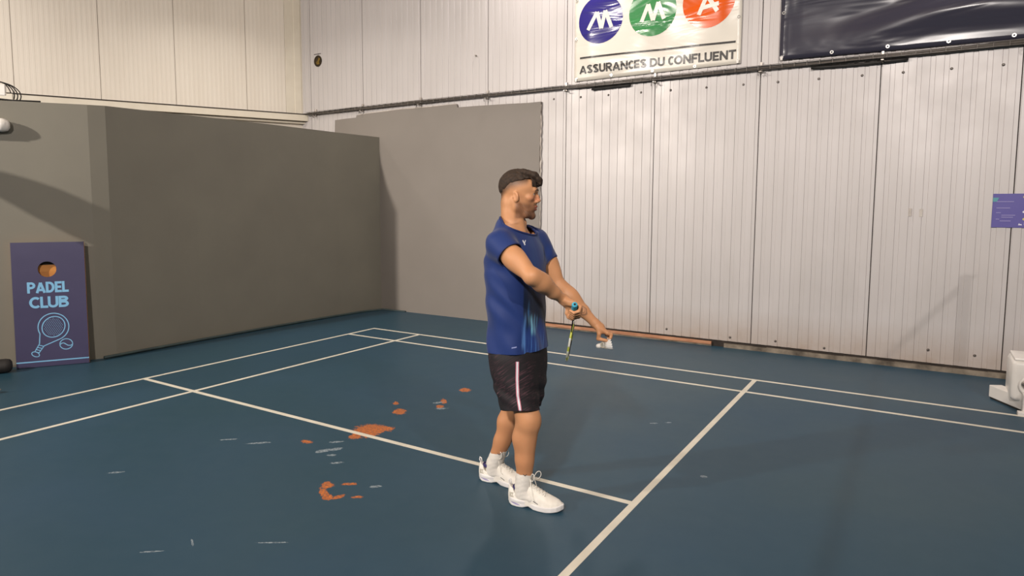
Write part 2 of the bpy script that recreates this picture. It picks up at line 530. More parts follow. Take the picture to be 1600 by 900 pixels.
# heavy block capitals built from mitred bands: each glyph is a list of open polylines in a (width x 1) cell
def arcp(cx, cy, rx, ry, a0, a1, n=12):
    return [(cx + rx * math.cos(math.radians(a0 + (a1 - a0) * k / n)), cy + ry * math.sin(math.radians(a0 + (a1 - a0) * k / n))) for k in range(n + 1)]
def glyph(ch, w, t):
    h = t / 2; r, u = w - h, 1 - h; m = w / 2
    if ch == 'A': return [[(h * .8, 0), (m, 1 - h * .6)], [(m, 1 - h * .6), (w - h * .8, 0)], [(w * .2, .27), (w * .8, .27)]]
    if ch == 'S': return [arcp(m, .74, m - h, .26 - h, 20, 180, 9) + arcp(m, .74, m - h, .26 - h, 190, 270, 5) + arcp(m, .26, m - h, .26 - h, 90, 0, 6) + arcp(m, .26, m - h, .26 - h, -10, -160, 9)]
    if ch == 'U': return [[(h, 1)] + arcp(m, .34, m - h, .34 - h, 180, 360, 14) + [(r, 1)]]
    if ch == 'R': return [[(h, 0), (h, 1)], [(t, u), (m, u)] + arcp(m, .69, r - m, .31 - h, 90, -90, 10) + [(t, .38 + h)], [(m * .95, .42), (w - h * .6, 0)]]
    if ch == 'P': return [[(h, 0), (h, 1)], [(t, u), (m, u)] + arcp(m, .69, r - m, .31 - h, 90, -90, 10) + [(t, .38 + h)]]
    if ch == 'B': return [[(h, 0), (h, 1)], [(t, u), (m, u)] + arcp(m, .755, r - m - .03, .245 - h, 90, -90, 8) + [(t, .51 + h)], [(t, .49), (m, .49)] + arcp(m, .245 + h * .5, r - m, .245 - h * .5, 90, -90, 8)[1:-1] + [(m, h), (t, h)]]
    if ch == 'D': return [[(h, 0), (h, 1)], [(t, u), (m * .8, u)] + arcp(m * .8, .5, r - m * .8, .5 - h, 90, -90, 14) + [(t, h)]]
    if ch == 'E': return [[(h, 0), (h, 1)], [(t, u), (w, u)], [(t, .5), (w * .9, .5)], [(t, h), (w, h)]]
    if ch == 'F': return [[(h, 0), (h, 1)], [(t, u), (w, u)], [(t, .47), (w * .9, .47)]]
    if ch == 'L': return [[(h, 1), (h, h), (w, h)]]
    if ch == 'T': return [[(0, u), (w, u)], [(m, u), (m, 0)]]
    if ch == 'N': return [[(h, 0), (h, 1)], [(r, 0), (r, 1)], [(h * .9, 1 - h * .5), (w - h * .9, h * .5)]]
    if ch == 'C': return [arcp(m, .5, m - h, .5 - h, 48, 312, 18)]
    if ch == 'O': return [arcp(m, .5, m - h, .5 - h, 0, 360, 24)]
    return []
def block_text(name, body, mtx, x0, x1, z0, hgt, weight, gap, mat, parent, th=.0006, bend=None, wide=None, condensed=False):
    wide = wide or {}
    W = [wide.get(c, .8 if not condensed else .5) for c in body]
    ADV = [w_ * {'C': .84, 'L': .93}.get(c, 1.0) for c, w_ in zip(body, W)]
    tot = sum(ADV) + gap * (len(body) - 1)
    sx = (x1 - x0) / tot
    x = x0; out = []
    for c, w_, adv in zip(body, W, ADV):
        if c != ' ':
            bm = bmesh.new(); wd = w_ * sx / hgt
            for ip, pl_ in enumerate(glyph(c, wd, weight)):
                pts_ = [(x + a * hgt, z0 + b * hgt) for a, b in pl_]
                if bend:
                    d_ = []
                    for a, b in zip(pts_[:-1], pts_[1:]):
                        for k in range(3): d_.append((a[0] + (b[0] - a[0]) * k / 3, a[1] + (b[1] - a[1]) * k / 3))
                    pts_ = d_ + [pts_[-1]]
                stroke(bm, pts_, weight * hgt, mtx, th + .0002 * ip, bend=bend)
            out.append(obj(name, bm, mat, parent))
        x += (adv + gap) * sx
    return out

# ------------------------------------------------------------------ white advertising banner
def vinyl(name, c, rough=.3, wr=.5, sc=2.0, coat=.0):
    m = Mat(name, c, rough, 0, .5)
    v = m.mapping((1, 1, 1), rot=(0, .9, 0))
    v2 = m.mapping((.55, 1, 2.2), rot=(0, .8, 0))
    nz = m.noise(sc, 3, .5, v2, .6)
    m.bump(nz, wr, .03)
    return m.m
M['vinyl_white'] = vinyl('banner_vinyl_white', srgb(226, 220, 208), .28, .35)
M['vinyl_blue'] = vinyl('banner_print_blue', srgb(52, 46, 126), .20, .9, 2.2)
M['vinyl_green'] = vinyl('banner_print_green', srgb(66, 140, 84), .20, .9, 2.2)
M['vinyl_orange'] = vinyl('banner_print_orange', srgb(226, 92, 20), .22, .8, 2.2)
M['vinyl_navy'] = vinyl('banner_vinyl_navy', srgb(54, 53, 66), .24, 1.0, 1.3)
M['print_white'] = vinyl('banner_print_white', srgb(232, 228, 218), .30, .35)
M['print_black'] = vinyl('banner_print_black', srgb(40, 36, 34), .30, .35)
M['eyelet'] = mottled('steel_eyelet', srgb(190, 188, 184), srgb(160, 158, 154), 20, .3, metal=.8)
M['cable_tie'] = M['white_plastic']

def sheet(name, x0, x1, z0, z1, y, mat, wave, parent, nx=48, nz=32, thick=.003):
    vs, fs = [], []
    for j in range(nz + 1):
        for i in range(nx + 1):
            x = x0 + (x1 - x0) * i / nx; z = z0 + (z1 - z0) * j / nz
            q = wave(Vector((x, y, z))); vs.append(q)
    for j in range(nz):
        for i in range(nx):
            a = j * (nx + 1) + i
            fs.append((a, a + 1, a + nx + 2, a + nx + 1))
    o = pyobj(name, vs, fs, mat, parent, True)
    md = o.modifiers.new('thickness', 'SOLIDIFY'); md.thickness = thick; md.offset = -1
    return o

def wave_white(p):
    x, z = p.x, p.z
    s = .010 * math.sin((x * .9 + z * 1.3) * 3.1) + .006 * math.sin((x * 1.2 - z * 1.0) * 6.3 + 1.2) + .003 * math.sin(x * 11 + z * 5)
    e = min(1.0, (x - 2.21) * 5, (4.20 - x) * 5, (z - 3.13) * 5)
    return Vector((p.x, p.y - .012 - max(0, e) * (s + .016), p.z))
B_Y = BW_Y - .016
ban = empty('advertising_banner', (0, 0, 0))
tag(ban, 'white insurance banner with three round letter logos hung on the ribbed wall', 'banner')
sheet('banner_sheet', 2.205, 4.195, 3.14, 4.52, B_Y, M['vinyl_white'], wave_white, ban)
mB = frame((0, B_Y, 0), (1, 0, 0), (0, 0, 1), (0, -1, 0))   # 2-D (x, z) print plane
def wave_print(q):                                          # q: world point with y = B_Y - proud
    p = wave_white(Vector((q.x, B_Y, q.z)))
    return Vector((q.x, p.y - .0015 - (B_Y - q.y), q.z))
def disc(bm, cx, cy, r, bend, mtx, rings=6, n=40):
    prev = None
    c = bm.verts.new(bend(mtx @ Vector((cx, cy, 0))))
    for k in range(1, rings + 1):
        rr = r * k / rings
        ring = [bm.verts.new(bend(mtx @ Vector((cx + rr * math.cos(2 * math.pi * i / n), cy + rr * math.sin(2 * math.pi * i / n), 0)))) for i in range(n)]
        for i in range(n):
            j = (i + 1) % n
            if prev is None: bm.faces.new((c, ring[i], ring[j]))
            else: bm.faces.new((prev[i], ring[i], ring[j], prev[j]))
        prev = ring
def letters(bm, strokes, wd):
    segs = [(a, b) for s in strokes for a, b in zip(s[:-1], s[1:])]
    for iz, s in enumerate(segs):
        d = []
        for a, b in zip(s[:-1], s[1:]):
            for k in range(6): d.append((a[0] + (b[0] - a[0]) * k / 6, a[1] + (b[1] - a[1]) * k / 6))
        d.append(s[-1])
        stroke(bm, d, wd, mB, .0015 + .0006 * iz, bend=wave_print)
for cx, mat, strokes, lab in (
    (2.548, 'vinyl_blue', [[(2.395, 3.735), (2.508, 3.935)], [(2.508, 3.935), (2.565, 3.735), (2.612, 3.94)], [(2.612, 3.94), (2.692, 3.735)]], 'blue disc with a white letter M'),
    (3.198, 'vinyl_green', [[(3.07, 3.735), (3.148, 3.925)], [(3.148, 3.925), (3.208, 3.735), (3.27, 3.93)], [(3.27, 3.93), (3.338, 3.735)]], 'green disc with a white letter M'),
    (3.838, 'vinyl_orange', [[(3.735, 3.715), (3.822, 3.915)], [(3.822, 3.915), (3.94, 3.725)], [(3.772, 3.785), (3.955, 3.805)]], 'orange disc with a white letter A')):
    bm = bmesh.new(); disc(bm, cx, 3.845, .285, wave_print, mB)
    d = tag(obj('logo_disc', bm, M[mat], ban, True), lab)
    bm = bmesh.new(); letters(bm, strokes, .046)
    obj('letter', bm, M['print_white'], d)
bm = bmesh.new()
stroke(bm, [(2.285 + 1.855 * k / 24, 3.415 - .038 * k / 24) for k in range(25)], .022, mB, .001, bend=wave_print)
obj('printed_rule', bm, M['print_black'], ban)
mT = frame((2.279, B_Y, 3.222), Vector((1.868, 0, -.03)).normalized(), Vector((.03, 0, 1.868)).normalized(), (0, -1, 0))
mT = frame((2.279, B_Y, 3.224), Vector((1.868, 0, -.03)).normalized(), Vector((.03, 0, 1.868)).normalized(), (0, -1, 0))
block_text('printed_letter', 'ASSURANCES DU CONFLUENT', mT, 0, 1.868, 0, .100, .225, .06, M['print_black'], ban, .001, wave_print,
           {'A': 1.02, 'S': .82, 'U': .88, 'R': .86, 'N': .95, 'C': .80, 'E': .74, 'D': .95, 'O': 1.05, 'F': .74, 'L': .72, 'T': .84, ' ': .3})

def eyelet(parent, x, z, y, tie=True, bendf=None):
    m = frame((x, y, z), (1, 0, 0), (0, 0, 1), (0, -1, 0))
    bm = bmesh.new()
    add_lathe(bm, [(.009, 0), (.009, .004), (.017, .004), (.018, .001), (.018, 0)], 12, m)
    e = obj('eyelet', bm, M['eyelet'], parent)
    if tie:
        bm = bmesh.new()
        add_box(bm, (x - .012, y - .014, z - .03), (x + .012, y - .002, z + .004), .002)
        obj('cable_tie', bm, M['cable_tie'], e)
for x, z, t in ((2.235, 3.165, True), (2.703, 3.17, False), (3.213, 3.165, False), (3.704, 3.162, False), (4.168, 3.172, True), (4.165, 3.637, False), (4.165, 4.1, False), (2.23, 3.654, False), (2.23, 4.12, False)):
    p = wave_white(Vector((x, B_Y, z))); eyelet(ban, x, z, p.y - .003, t)

# ------------------------------------------------------------------ navy tarpaulin banner
def wave_navy(p):
    x, z = p.x, p.z
    s = .012 * math.sin((x * .7 + z * 1.5) * 3.4 + .5) + .010 * math.sin((x * .55 - z * 1.7) * 4.6) + .004 * math.sin(x * 3.1 + z * 9)
    r = max(0, min(1, (x - 5.0)))
    s += r * .022 * math.sin((z * 1.0 + .16 * (x - 6.2) ** 2) * 17)
    b = .012 * math.exp(-((x - 4.63) / .05) ** 2)
    e = max(0, min(1.0, (x - 4.59) * 6, (z - 3.07) * 4))
    return Vector((x, p.y - .016 - e * (s + .03) - b, z - max(0, .0) - (x - 4.59) * .022 * max(0, 1 - (z - 3.13) * 2)))
nav = empty('tarpaulin_banner', (0, 0, 0))
tag(nav, 'dark navy vinyl tarpaulin pinned by eyelets high on the ribbed wall', 'banner')
sheet('banner_sheet', 4.59, 8.6, 3.125, 4.7, B_Y, M['vinyl_navy'], wave_navy, nav, 90, 36)
for x, z, t in ((4.615, 3.15, True), (5.086, 3.146, False), (5.572, 3.142, False), (6.062, 3.128, False), (6.545, 3.118, False), (7.03, 3.11, False), (7.52, 3.10, False), (4.62, 3.60, False), (4.62, 4.1, False)):
    p = wave_navy(Vector((x, B_Y, z + (x - 4.59) * .022))); eyelet(nav, x, z, p.y - .003, t)

# ------------------------------------------------------------------ wire cable tray
TY = BW_Y - .018
M['tray_zinc'] = mottled('dull_tray_zinc', srgb(128, 122, 116), srgb(104, 98, 94), 15, .5, metal=.5)
tray = empty('cable_tray', (0, 0, 0))
tag(tray, 'long wire mesh cable tray full of dark cables running along the ribbed wall', 'cable tray')
def tz(x): return 3.095 if x < -.2 else 3.095 - .0068 * (x + .2)
TX0, TX1 = -2.62, 9.0
bm = bmesh.new()
for dy, dz in ((.0, .02), (-.05, .02), (-.05, -.02), (-.025, -.022), (0, -.022)):
    xs = np.linspace(TX0, TX1, 30)
    add_tube(bm, [(x, TY - .012 + dy, tz(x) + dz) for x in xs], .0028, 5)
obj('tray_wire', bm, M['tray_zinc'], tray)
hm = None
x = TX0 + .05
bm = bmesh.new()
add_tube(bm, [(0, -.012, .024), (0, -.066, .022), (0, -.066, -.022), (0, -.012, -.025)], .0024, 5)
hoop = obj('hoop', bm, M['tray_zinc'], tray); hoop.location = (x, TY, tz(x)); hm = hoop.data
while x < TX1 - .2:
    x += .118
    o = obj_from_mesh('hoop', hm, None, tray); o.location = (x, TY, tz(x))
random.seed(21)
for k in range(9):
    bm = bmesh.new()
    ph = random.uniform(0, 6)
    dy, dz = random.choice([-.02, -.03, -.04]), random.uniform(-.016, .010)
    x0 = TX0 + random.uniform(-.1, .1); x1 = TX1
    if k == 7: x0, x1, dz = 2.45, 2.95, -.045
    if k == 8: x0, x1, dz = 4.9, 5.75, -.048
    pts = [(xx, TY + dy, tz(xx) + dz +   .006 * math.sin(xx * 1.9 + ph) + .004 * math.sin(xx * 5.3 + ph * 2) - (.012 if 3.25 < xx < 4.4 and k == 6 else 0)) for xx in np.linspace(x0, x1, 60 if k < 7 else 10)]
    add_tube(bm, pts, (.009 if k < 4 else .012) if k < 7 else .016, 6)
    obj('cable', bm, M['black_cable'] if k % 3 else M['grey_cable'], tray, True)
for sx in SEAMS[3:13] + [-2.45]:
    x = sx + .01
    bm = bmesh.new()
    add_box(bm, (x - .012, TY - .016, tz(x) - .05), (x + .012, TY + .008, tz(x) + .065), .002)
    add_box(bm, (x - .012, TY - .075, tz(x) - .048), (x + .012, TY - .01, tz(x) - .038), .002)
    b = obj('bracket', bm, M['zinc'], tray)
    bm = bmesh.new()
    for q in range(3):
        a = random.uniform(-1, 1)
        add_tube(bm, [(x + .01 * q - .01, TY - .06, tz(x) - .03), (x + .03 * a, TY - .075, tz(x) - .06), (x + .06 * a + .02, TY - .07, tz(x) - .075 + .02 * a)], .004, 5)
    obj('tie_end', bm, M['grey_cable'], b)

# ------------------------------------------------------------------ poster on the right
M['poster'] = mottled('poster_violet', srgb(84, 76, 150), srgb(92, 86, 156), 3, .5)
M['poster_line'] = mottled('poster_pale_ink', srgb(150, 142, 190), srgb(140, 134, 184), 5, .5)
M['poster_teal'] = mottled('poster_teal_ink', srgb(84, 150, 160), srgb(76, 142, 152), 5, .5)
M['poster_yellow'] = mottled('poster_yellow_ink', srgb(200, 196, 120), srgb(190, 186, 110), 5, .5)
M['poster_white'] = mottled('poster_white_ink', srgb(222, 220, 232), srgb(214, 212, 226), 5, .5)
pos = empty('wall_poster', (6.476, BW_Y - .008, 1.404))
tag(pos, 'small violet opening hours poster fixed on the ribbed wall at right', 'poster')
bm = bmesh.new(); add_box(bm, (0, -.006, 0), (.44, 0, .308)); obj('poster_panel', bm, M['poster'], pos)
mP = frame((0, -.006, 0), (1, 0, 0), (0, 0, 1), (0, -1, 0))
def pbox(name, x0, x1, z0, z1, mat):
    bm = bmesh.new(); add_box(bm, (x0, -.0075, z0), (x1, -.005, z1)); obj(name, bm, M[mat], pos)
for x0, x1, z in ((.03, .155, .236), (.03, .13, .178), (.03, .065, .135), (.07, .17, .112), (.03, .055, .076), (.07, .155, .094), (.06, .14, .06)):
    pbox('text_line', x0, x1, z - .003, z + .003, 'poster_line')
bm = bmesh.new(); add_prism(bm, [(.0, .235), (.03, .235), (.045, .272), (.0, .272)], .0, .0012, mP); obj('teal_flash', bm, M['poster_teal'], pos)
bm = bmesh.new(); add_prism(bm, circle(.305, .14, .055, n=24), 0, .0012, mP); obj('teal_disc', bm, M['poster_teal'], pos)
bm = bmesh.new(); add_prism(bm, circle(.234, .077, .011, n=14), 0, .0012, mP); obj('yellow_dot', bm, M['poster_yellow'], pos)
for x, z, r in ((.25, .228, .008), (.23, .142, .010)):
    bm = bmesh.new(); add_prism(bm, circle(x, z, r, n=10), 0, .0016, mP); obj('white_dot', bm, M['poster_white'], pos)
bm = bmesh.new(); add_prism(bm, [(.195, .022), (.225, .022), (.216, .034), (.208, .030), (.202, .042)], 0, .0016, mP); obj('white_mark', bm, M['poster_white'], pos)
pbox('pale_mark', .235, .262, .022, .05, 'poster_line')
o, _ = text_obj('heading', 'OUV', frame((.218, -.007, .266), (1, 0, 0), (0, 0, 1), (0, -1, 0)), .034, M['poster_yellow'], pos, .001)

# ------------------------------------------------------------------ round duct hole high on the back wall, with brass grille
M['brass'] = mottled('tarnished_brass', srgb(150, 120, 40), srgb(96, 76, 30), 14, .5, metal=.5)
M['foam_dark'] = mottled('dark_hole_lining', srgb(60, 46, 20), srgb(36, 28, 16), 20, .9)
vent = empty('round_vent', (-2.385, BW_Y - .004, 3.925))
tag(vent, 'round brownish vent hole high on the ribbed wall near the corner', 'vent')
mv = frame((0, 0, 0), (1, 0, 0), (0, 0, 1), (0, -1, 0))
bm = bmesh.new(); add_lathe(bm, [(.072, -.002), (.088, 0), (.09, .006), (.076, .010), (.072, .004)], 24, mv); obj('rim', bm, M['foam_dark'], vent)
bm = bmesh.new(); add_lathe(bm, [(0, .002), (.074, .002)], 24, mv); obj('back', bm, M['foam_dark'], vent)
bm = bmesh.new(); add_prism(bm, [(-.045, -.02), (-.02, -.055), (.035, -.05), (.03, -.01), (.055, .03), (.02, .055), (.0, .01)], .002, .008, mv); obj('torn_flap', bm, M['brass'], vent)
bm = bmesh.new(); add_box(bm, (-.085, -.006, .106), (.07, 0, .116)); obj('wire', bm, M['grey_cable'], vent)
# small bent hook
bm = bmesh.new(); add_tube(bm, [(0.707, BW_Y, 3.64), (0.707, BW_Y - .03, 3.645), (.73, BW_Y - .035, 3.62)], .006, 6)
tag(obj('wall_hook', bm, M['zinc']), 'tiny bright metal hook sticking out of the ribbed wall above the tray', 'hook')
# two pale plates left on the panel
for i, (x, z, lab) in enumerate(((5.835, 1.50, 'left one of two small pale grey plates on the ribbed wall'), (5.925, 1.495, 'right one of two small pale grey plates on the ribbed wall'))):
    bm = bmesh.new(); add_box(bm, (x - .014, BW_Y - .0085, z), (x + .014, BW_Y - .003, z + .075), .001)
    tag(obj('wall_plate', bm, M['kerb_light'] if 'kerb_light' in M else M['zinc']), lab, 'plate', 'small plates on the wall')

# ------------------------------------------------------------------ padel club bean-bag board leaning on the wall
M['board_violet'] = mottled('board_violet_paint', srgb(57, 53, 86), srgb(64, 60, 93), 2.5, .45, 4)
M['board_print'] = mottled('board_print_sky_blue', srgb(128, 186, 224), srgb(120, 178, 218), 6, .5)
M['ply'] = mottled('orange_plywood', srgb(206, 138, 62), srgb(182, 112, 44), 3, .6, 5, .05, vscale=(1, 1, 8))
e1 = Vector((.5099, .8602, 0)); P0 = Vector((-1.377, -3.534, .004))
up = Vector((0, 0, 1.2)) - Vector((.8602, -.5099, 0)) * .06; up.normalize()
e3 = e1.cross(up)                                # faces the hall
board = empty('game_board', P0)
tag(board, 'violet wooden toss board printed with a padel racket, leaning on the grey wall', 'board')
mb = frame((0, 0, 0), e1, up, e3)
BWD, BHT = .606, 1.224
hole = circle(.288, .958, .077, n=40)
bm = bmesh.new()
rect = []
# ring of quads between the hole and the outline, then both faces and the rims
def edge_pt(a):
    c, s_ = math.cos(a), math.sin(a)
    cx, cy = .288, .958
    t = min([(BWD - cx) / c if c > 1e-9 else 1e9, (-cx) / c if c < -1e-9 else 1e9, (BHT - cy) / s_ if s_ > 1e-9 else 1e9, (-cy) / s_ if s_ < -1e-9 else 1e9])
    return (cx + c * t, cy + s_ * t)
angs = sorted(set([2 * math.pi * k / 40 for k in range(40)] + [math.atan2(y - .958, x - .288) % (2 * math.pi) for x, y in ((0, 0), (BWD, 0), (BWD, BHT), (0, BHT))]))
for zz in (0, 1):
    rect.append([[bm.verts.new(mb @ Vector((.288 + .077 * math.cos(a), .958 + .077 * math.sin(a), -.012 * zz))) for a in angs],
                 [bm.verts.new(mb @ Vector((*edge_pt(a), -.012 * zz))) for a in angs]])
n = len(angs)
for i in range(n):
    j = (i + 1) % n
    f, b = rect
    bm.faces.new((f[0][i], f[1][i], f[1][j], f[0][j]))
    bm.faces.new((b[0][i], b[0][j], b[1][j], b[1][i]))
    bm.faces.new((f[0][j], b[0][j], b[0][i], f[0][i]))
    bm.faces.new((f[1][i], b[1][i], b[1][j], f[1][j]))
obj('board_panel', bm, M['board_violet'], board)
for lo, hi in (((0, 0, -.05), (.02, BHT, -.012)), ((BWD - .02, 0, -.05), (BWD, BHT, -.012)), ((.02, 0, -.05), (BWD - .02, .02, -.012)), ((.02, BHT - .02, -.05), (BWD - .02, BHT, -.012))):
    bm = bmesh.new(); add_box(bm, lo, hi, 0, mb); tag(obj('frame_rail', bm, M['ply'], board), None)
bm = bmesh.new(); add_box(bm, (.15, .80, -.05), (.45, 1.0, -.044), 0, mb); obj('inner_ply', bm, M['ply'], board)
def bstroke(name, lst, wd, closed=False):
    bm = bmesh.new()
    for s in lst: stroke(bm, s, wd, mb, .0006, closed)
    return obj(name, bm, M['board_print'], board)
bstroke('printed_rule', [[(.0, .053), (.606, .053)]], .012)
hc = (.318, .386)
ring = bstroke('printed_racket', [circle(hc[0], hc[1], .093, .105, 36, rot=-.5)], .009, True)
# outer outline: head and tapering throat
dx = Vector((-.52, -.85)).normalized()
out = []
for k in range(31):
    a = math.radians(-38 + (256 + 20) * k / 30) + math.atan2(-dx.y, -dx.x) - math.pi / 2
    out.append((hc[0] + .128 * math.cos(a), hc[1] + .135 * math.sin(a)))
th = Vector(hc) + dx * .20
px = Vector((-dx.y, dx.x))
out = [tuple(th + px * (-.022))] + out + [tuple(th + px * .022)]
def fixorder(o_):
    a = Vector(o_[1]) - Vector(o_[0]); b = Vector(o_[-2]) - Vector(o_[0])
    return o_ if a.length < b.length else [o_[-1]] + o_[1:-1] + [o_[0]]
bm = bmesh.new(); stroke(bm, fixorder(out), .009, mb, .0006); obj('racket_outline', bm, M['board_print'], ring)
hs = th + px * .020; he = th + dx * .085
bm = bmesh.new()
stroke(bm, [tuple(th + px * .022), tuple(th + dx * .085 + px * .018)], .008, mb, .0006)
stroke(bm, [tuple(th - px * .022), tuple(th + dx * .085 - px * .018)], .008, mb, .0006)
for k in range(4):
    c = th + dx * (.005 + .024 * k)
    stroke(bm, [tuple(c + px * .022), tuple(c + dx * .008 - px * .022)], .008, mb, .0007)
cc = th + dx * .104
stroke(bm, circle(cc.x, cc.y, .034, .022, 20, rot=math.atan2(px.y, px.x)), .008, mb, .0006, True)
obj('racket_handle', bm, M['board_print'], ring)
bm = bmesh.new()
for i in range(-5, 6):
    for j in range(-6, 7):
        q = Vector((i * .0165 + (j % 2) * .008, j * .0145))
        if (q.x / .078) ** 2 + (q.y / .088) ** 2 < 1:
            add_prism(bm, circle(hc[0] + q.x, hc[1] + q.y, .0034, n=6), .0, .0007, mb)
st = obj('racket_holes', bm, M['board_print'], ring); st['kind'] = 'stuff'
ball = bstroke('printed_ball', [circle(.417, .207, .054, .052, 30)], .008, True)
bm = bmesh.new(); stroke(bm, [(.364, .203), (.378, .217), (.397, .219), (.413, .207), (.432, .191), (.455, .19), (.469, .202)], .008, mb, .0006); obj('ball_seam', bm, M['board_print'], ball)
block_text('printed_letter', 'PADEL', mb, .117, .456, .727, .108, .205, .03, M['board_print'], board, .0006, None, {'P': .92, 'A': 1.08, 'D': .98, 'E': .78, 'L': .74})
block_text('printed_letter', 'CLUB', mb, .128, .456, .578, .112, .205, .03, M['board_print'], board, .0006, None, {'C': 1.2, 'L': .74, 'U': 1.0, 'B': .98})

# ------------------------------------------------------------------ router box and coiled cable on top of the grey wall, far left
e2 = Vector((-.47, -.883, 0))
bx = Vector((-1.53, -3.50, 2.585))
rb = empty('junction_box', bx); tag(rb, 'white network box with coiled black cable on top of the grey wall', 'box')
mbx = frame((0, 0, 0), -e2, Vector((-.883, .47, 0)), (0, 0, 1))
bm = bmesh.new(); add_box(bm, (-.16, -.01, .045), (.075, .05, .155), .008, mbx); obj('case', bm, M['white_plastic'], rb)
bm = bmesh.new(); add_box(bm, (.01, -.005, .0), (.13, .03, .07), .006, mbx); obj('socket', bm, M['cream'], rb)
bm = bmesh.new(); add_box(bm, (-.045, -.0115, .12), (-.015, -.0095, .124), 0, mbx); add_box(bm, (-.045, -.0115, .108), (.03, -.0095, .111), 0, mbx); obj('printed_mark', bm, M['grey_cable'], rb)
bm = bmesh.new()
for k in range(4):
    q = .125 + .028 * k
    pts = [mbx @ Vector((.0 + q * math.cos(a) * .9, .02 + .012 * k, .06 + (.145 - .008 * k) * math.sin(a) * (.85 + .05 * k))) for a in np.linspace(-.42, 2.6, 16)]
    add_tube(bm, pts, .0055, 6)
obj('cable_coil', bm, M['black_cable'], rb, True)
bm = bmesh.new()
add_tube(bm, [mbx @ Vector(p) for p in ((-.5, -.012, .012), (0, -.012, .012), (.12, -.012, .006), (.35, -.012, .012))], .008, 6)
obj('flat_cable', bm, M['black_cable'], rb, True)

# white wall lamp at the left edge of the frame
wl = empty('wall_lamp', Vector((-1.425, -3.475, 2.345))); tag(wl, 'white rounded emergency light fixed on the grey wall at the frame edge', 'lamp')
bm = bmesh.new(); add_lathe(bm, [(0, .09), (.03, .088), (.055, .07), (.064, .03), (.064, 0), (0, 0)], 24, mbx @ frame((-.06, -.0, .0), (0, 0, 1), (0, -1, 0), (1, 0, 0))); obj('end_cap', bm, M['white_plastic'], wl, True)
bm = bmesh.new(); add_box(bm, (-.45, -.055, -.06), (-.06, .045, .06), .015, mbx); obj('body', bm, M['white_plastic'], wl)

# dark bag beside the board, plug with cable on the floor
M['bag'] = mottled('black_nylon', srgb(44, 40, 38), srgb(30, 28, 27), 6, .7)
bg = empty('sports_bag', (-1.335, -3.72, 0)); tag(bg, 'black round ended sports bag lying left of the violet board', 'bag')
bm = bmesh.new(); add_lathe(bm, [(0, 0), (.04, .004), (.060, .02), (.067, .05), (.067, .34), (.04, .37), (0, .375)], 18, frame((.05, .12, .067), Vector((0, 0, 1)), e2.cross(Vector((0, 0, 1))) * -1, e2)); obj('bag_body', bm, M['bag'], bg, True)
bm = bmesh.new(); add_tube(bm, [(.02, .02, .125), (.0, -.02, .155), (-.04, -.09, .155), (-.06, -.13, .125)], .01, 6); obj('carry_handle', bm, M['bag'], bg, True)
pl = empty('power_plug', (-.585, -4.035, 0)); tag(pl, 'white power plug with curled cable lying on the blue floor at left edge', 'plug')
bm = bmesh.new(); add_lathe(bm, [(0, -.02), (.022, -.02), (.026, 0), (.024, .03), (.012, .042), (0, .042)], 14, frame((.0, .0, .03), (0, 0, 1), (.8, -.6, 0), (.6, .8, 0))); obj('plug_body', bm, M['white_plastic'], pl, True)
bm = bmesh.new(); add_tube(bm, [(.03, .04, .035), (.05, .045, .03), (.06, .03, .012), (.03, -.02, .006), (-.05, -.07, .006), (-.2, -.1, .006)], .006, 6); obj('cord', bm, M['white_plastic'], pl, True)
bm = bmesh.new(); add_box(bm, (.03, .05, .027), (.05, .06, .035)); obj('pin', bm, M['zinc'], pl)

# ------------------------------------------------------------------ badminton net post (base in view) and the net beside the frame
M['strap'] = mottled('net_tape', srgb(232, 228, 220), srgb(222, 216, 208), 5, .7)
M['net_cord'] = mottled('dark_net_cord', srgb(60, 44, 38), srgb(48, 36, 30), 5, .8)
post = empty('net_post', (6.72, .12, 0)); tag(post, 'white badminton net post on a box base with a chrome knob beside the wall', 'net post')
def loc(x, y, z): return Vector((x - 6.72, y - .12, z))
# long flat foot
fa, fb = Vector((6.478, .47, 0)), Vector((6.70, .06, 0)); fd = (fb - fa).normalized(); fnr = Vector((-fd.y, fd.x, 0))
if fnr.x < 0: fnr = -fnr
bm = bmesh.new(); add_box(bm, (0, 0, .014), ((fb - fa).length, .10, .112), .004, frame(loc(*fa), fd, fnr, (0, 0, 1))); obj('foot_plate', bm, M['white_plastic'], post)
bm = bmesh.new(); add_box(bm, (.01, .006, 0), ((fb - fa).length - .01, .08, .014), 0, frame(loc(*fa), fd, fnr, (0, 0, 1))); obj('rubber_strip', bm, M['bag'], post)
bm = bmesh.new()
add_box(bm, (6.585, .14, .075), (6.95, .52, .40), .035, Matrix.Translation((-6.72, -.12, 0)))
obj('weight_box', bm, M['white_plastic'], post, True)
bm = bmesh.new(); add_box(bm, (6.60, .15, .395), (6.94, .51, .415), .008, Matrix.Translation((-6.72, -.12, 0))); obj('box_lid', bm, M['white_plastic'], post)
mk = frame(loc(6.672, .13, .225), (1, 0, 0), (0, 0, 1), (0, -1, 0))
bm = bmesh.new(); add_lathe(bm, [(.05, 0), (.068, .012), (.074, .006), (.078, -.002)], 24, mk @ Matrix.Translation((.035, -.02, 0))); obj('recess_rim', bm, M['white_plastic'], post, True)
bm = bmesh.new(); add_lathe(bm, [(0, .036), (.016, .033), (.026, .02), (.024, .006), (.012, -.012), (0, -.012)], 16, mk); tag(obj('knob', bm, M['zinc'], post, True), 'chrome round knob')
bm = bmesh.new(); add_box(bm, (6.655, .02, .02), (6.70, .14, .16), .006, Matrix.Translation((-6.72, -.12, 0))); obj('front_leg', bm, M['white_plastic'], post)
bm = bmesh.new(); add_box(bm, (6.625, -.01, 0), (6.69, .05, .03), .004, Matrix.Translation((-6.72, -.12, 0))); obj('leg_foot', bm, M['white_plastic'], post)
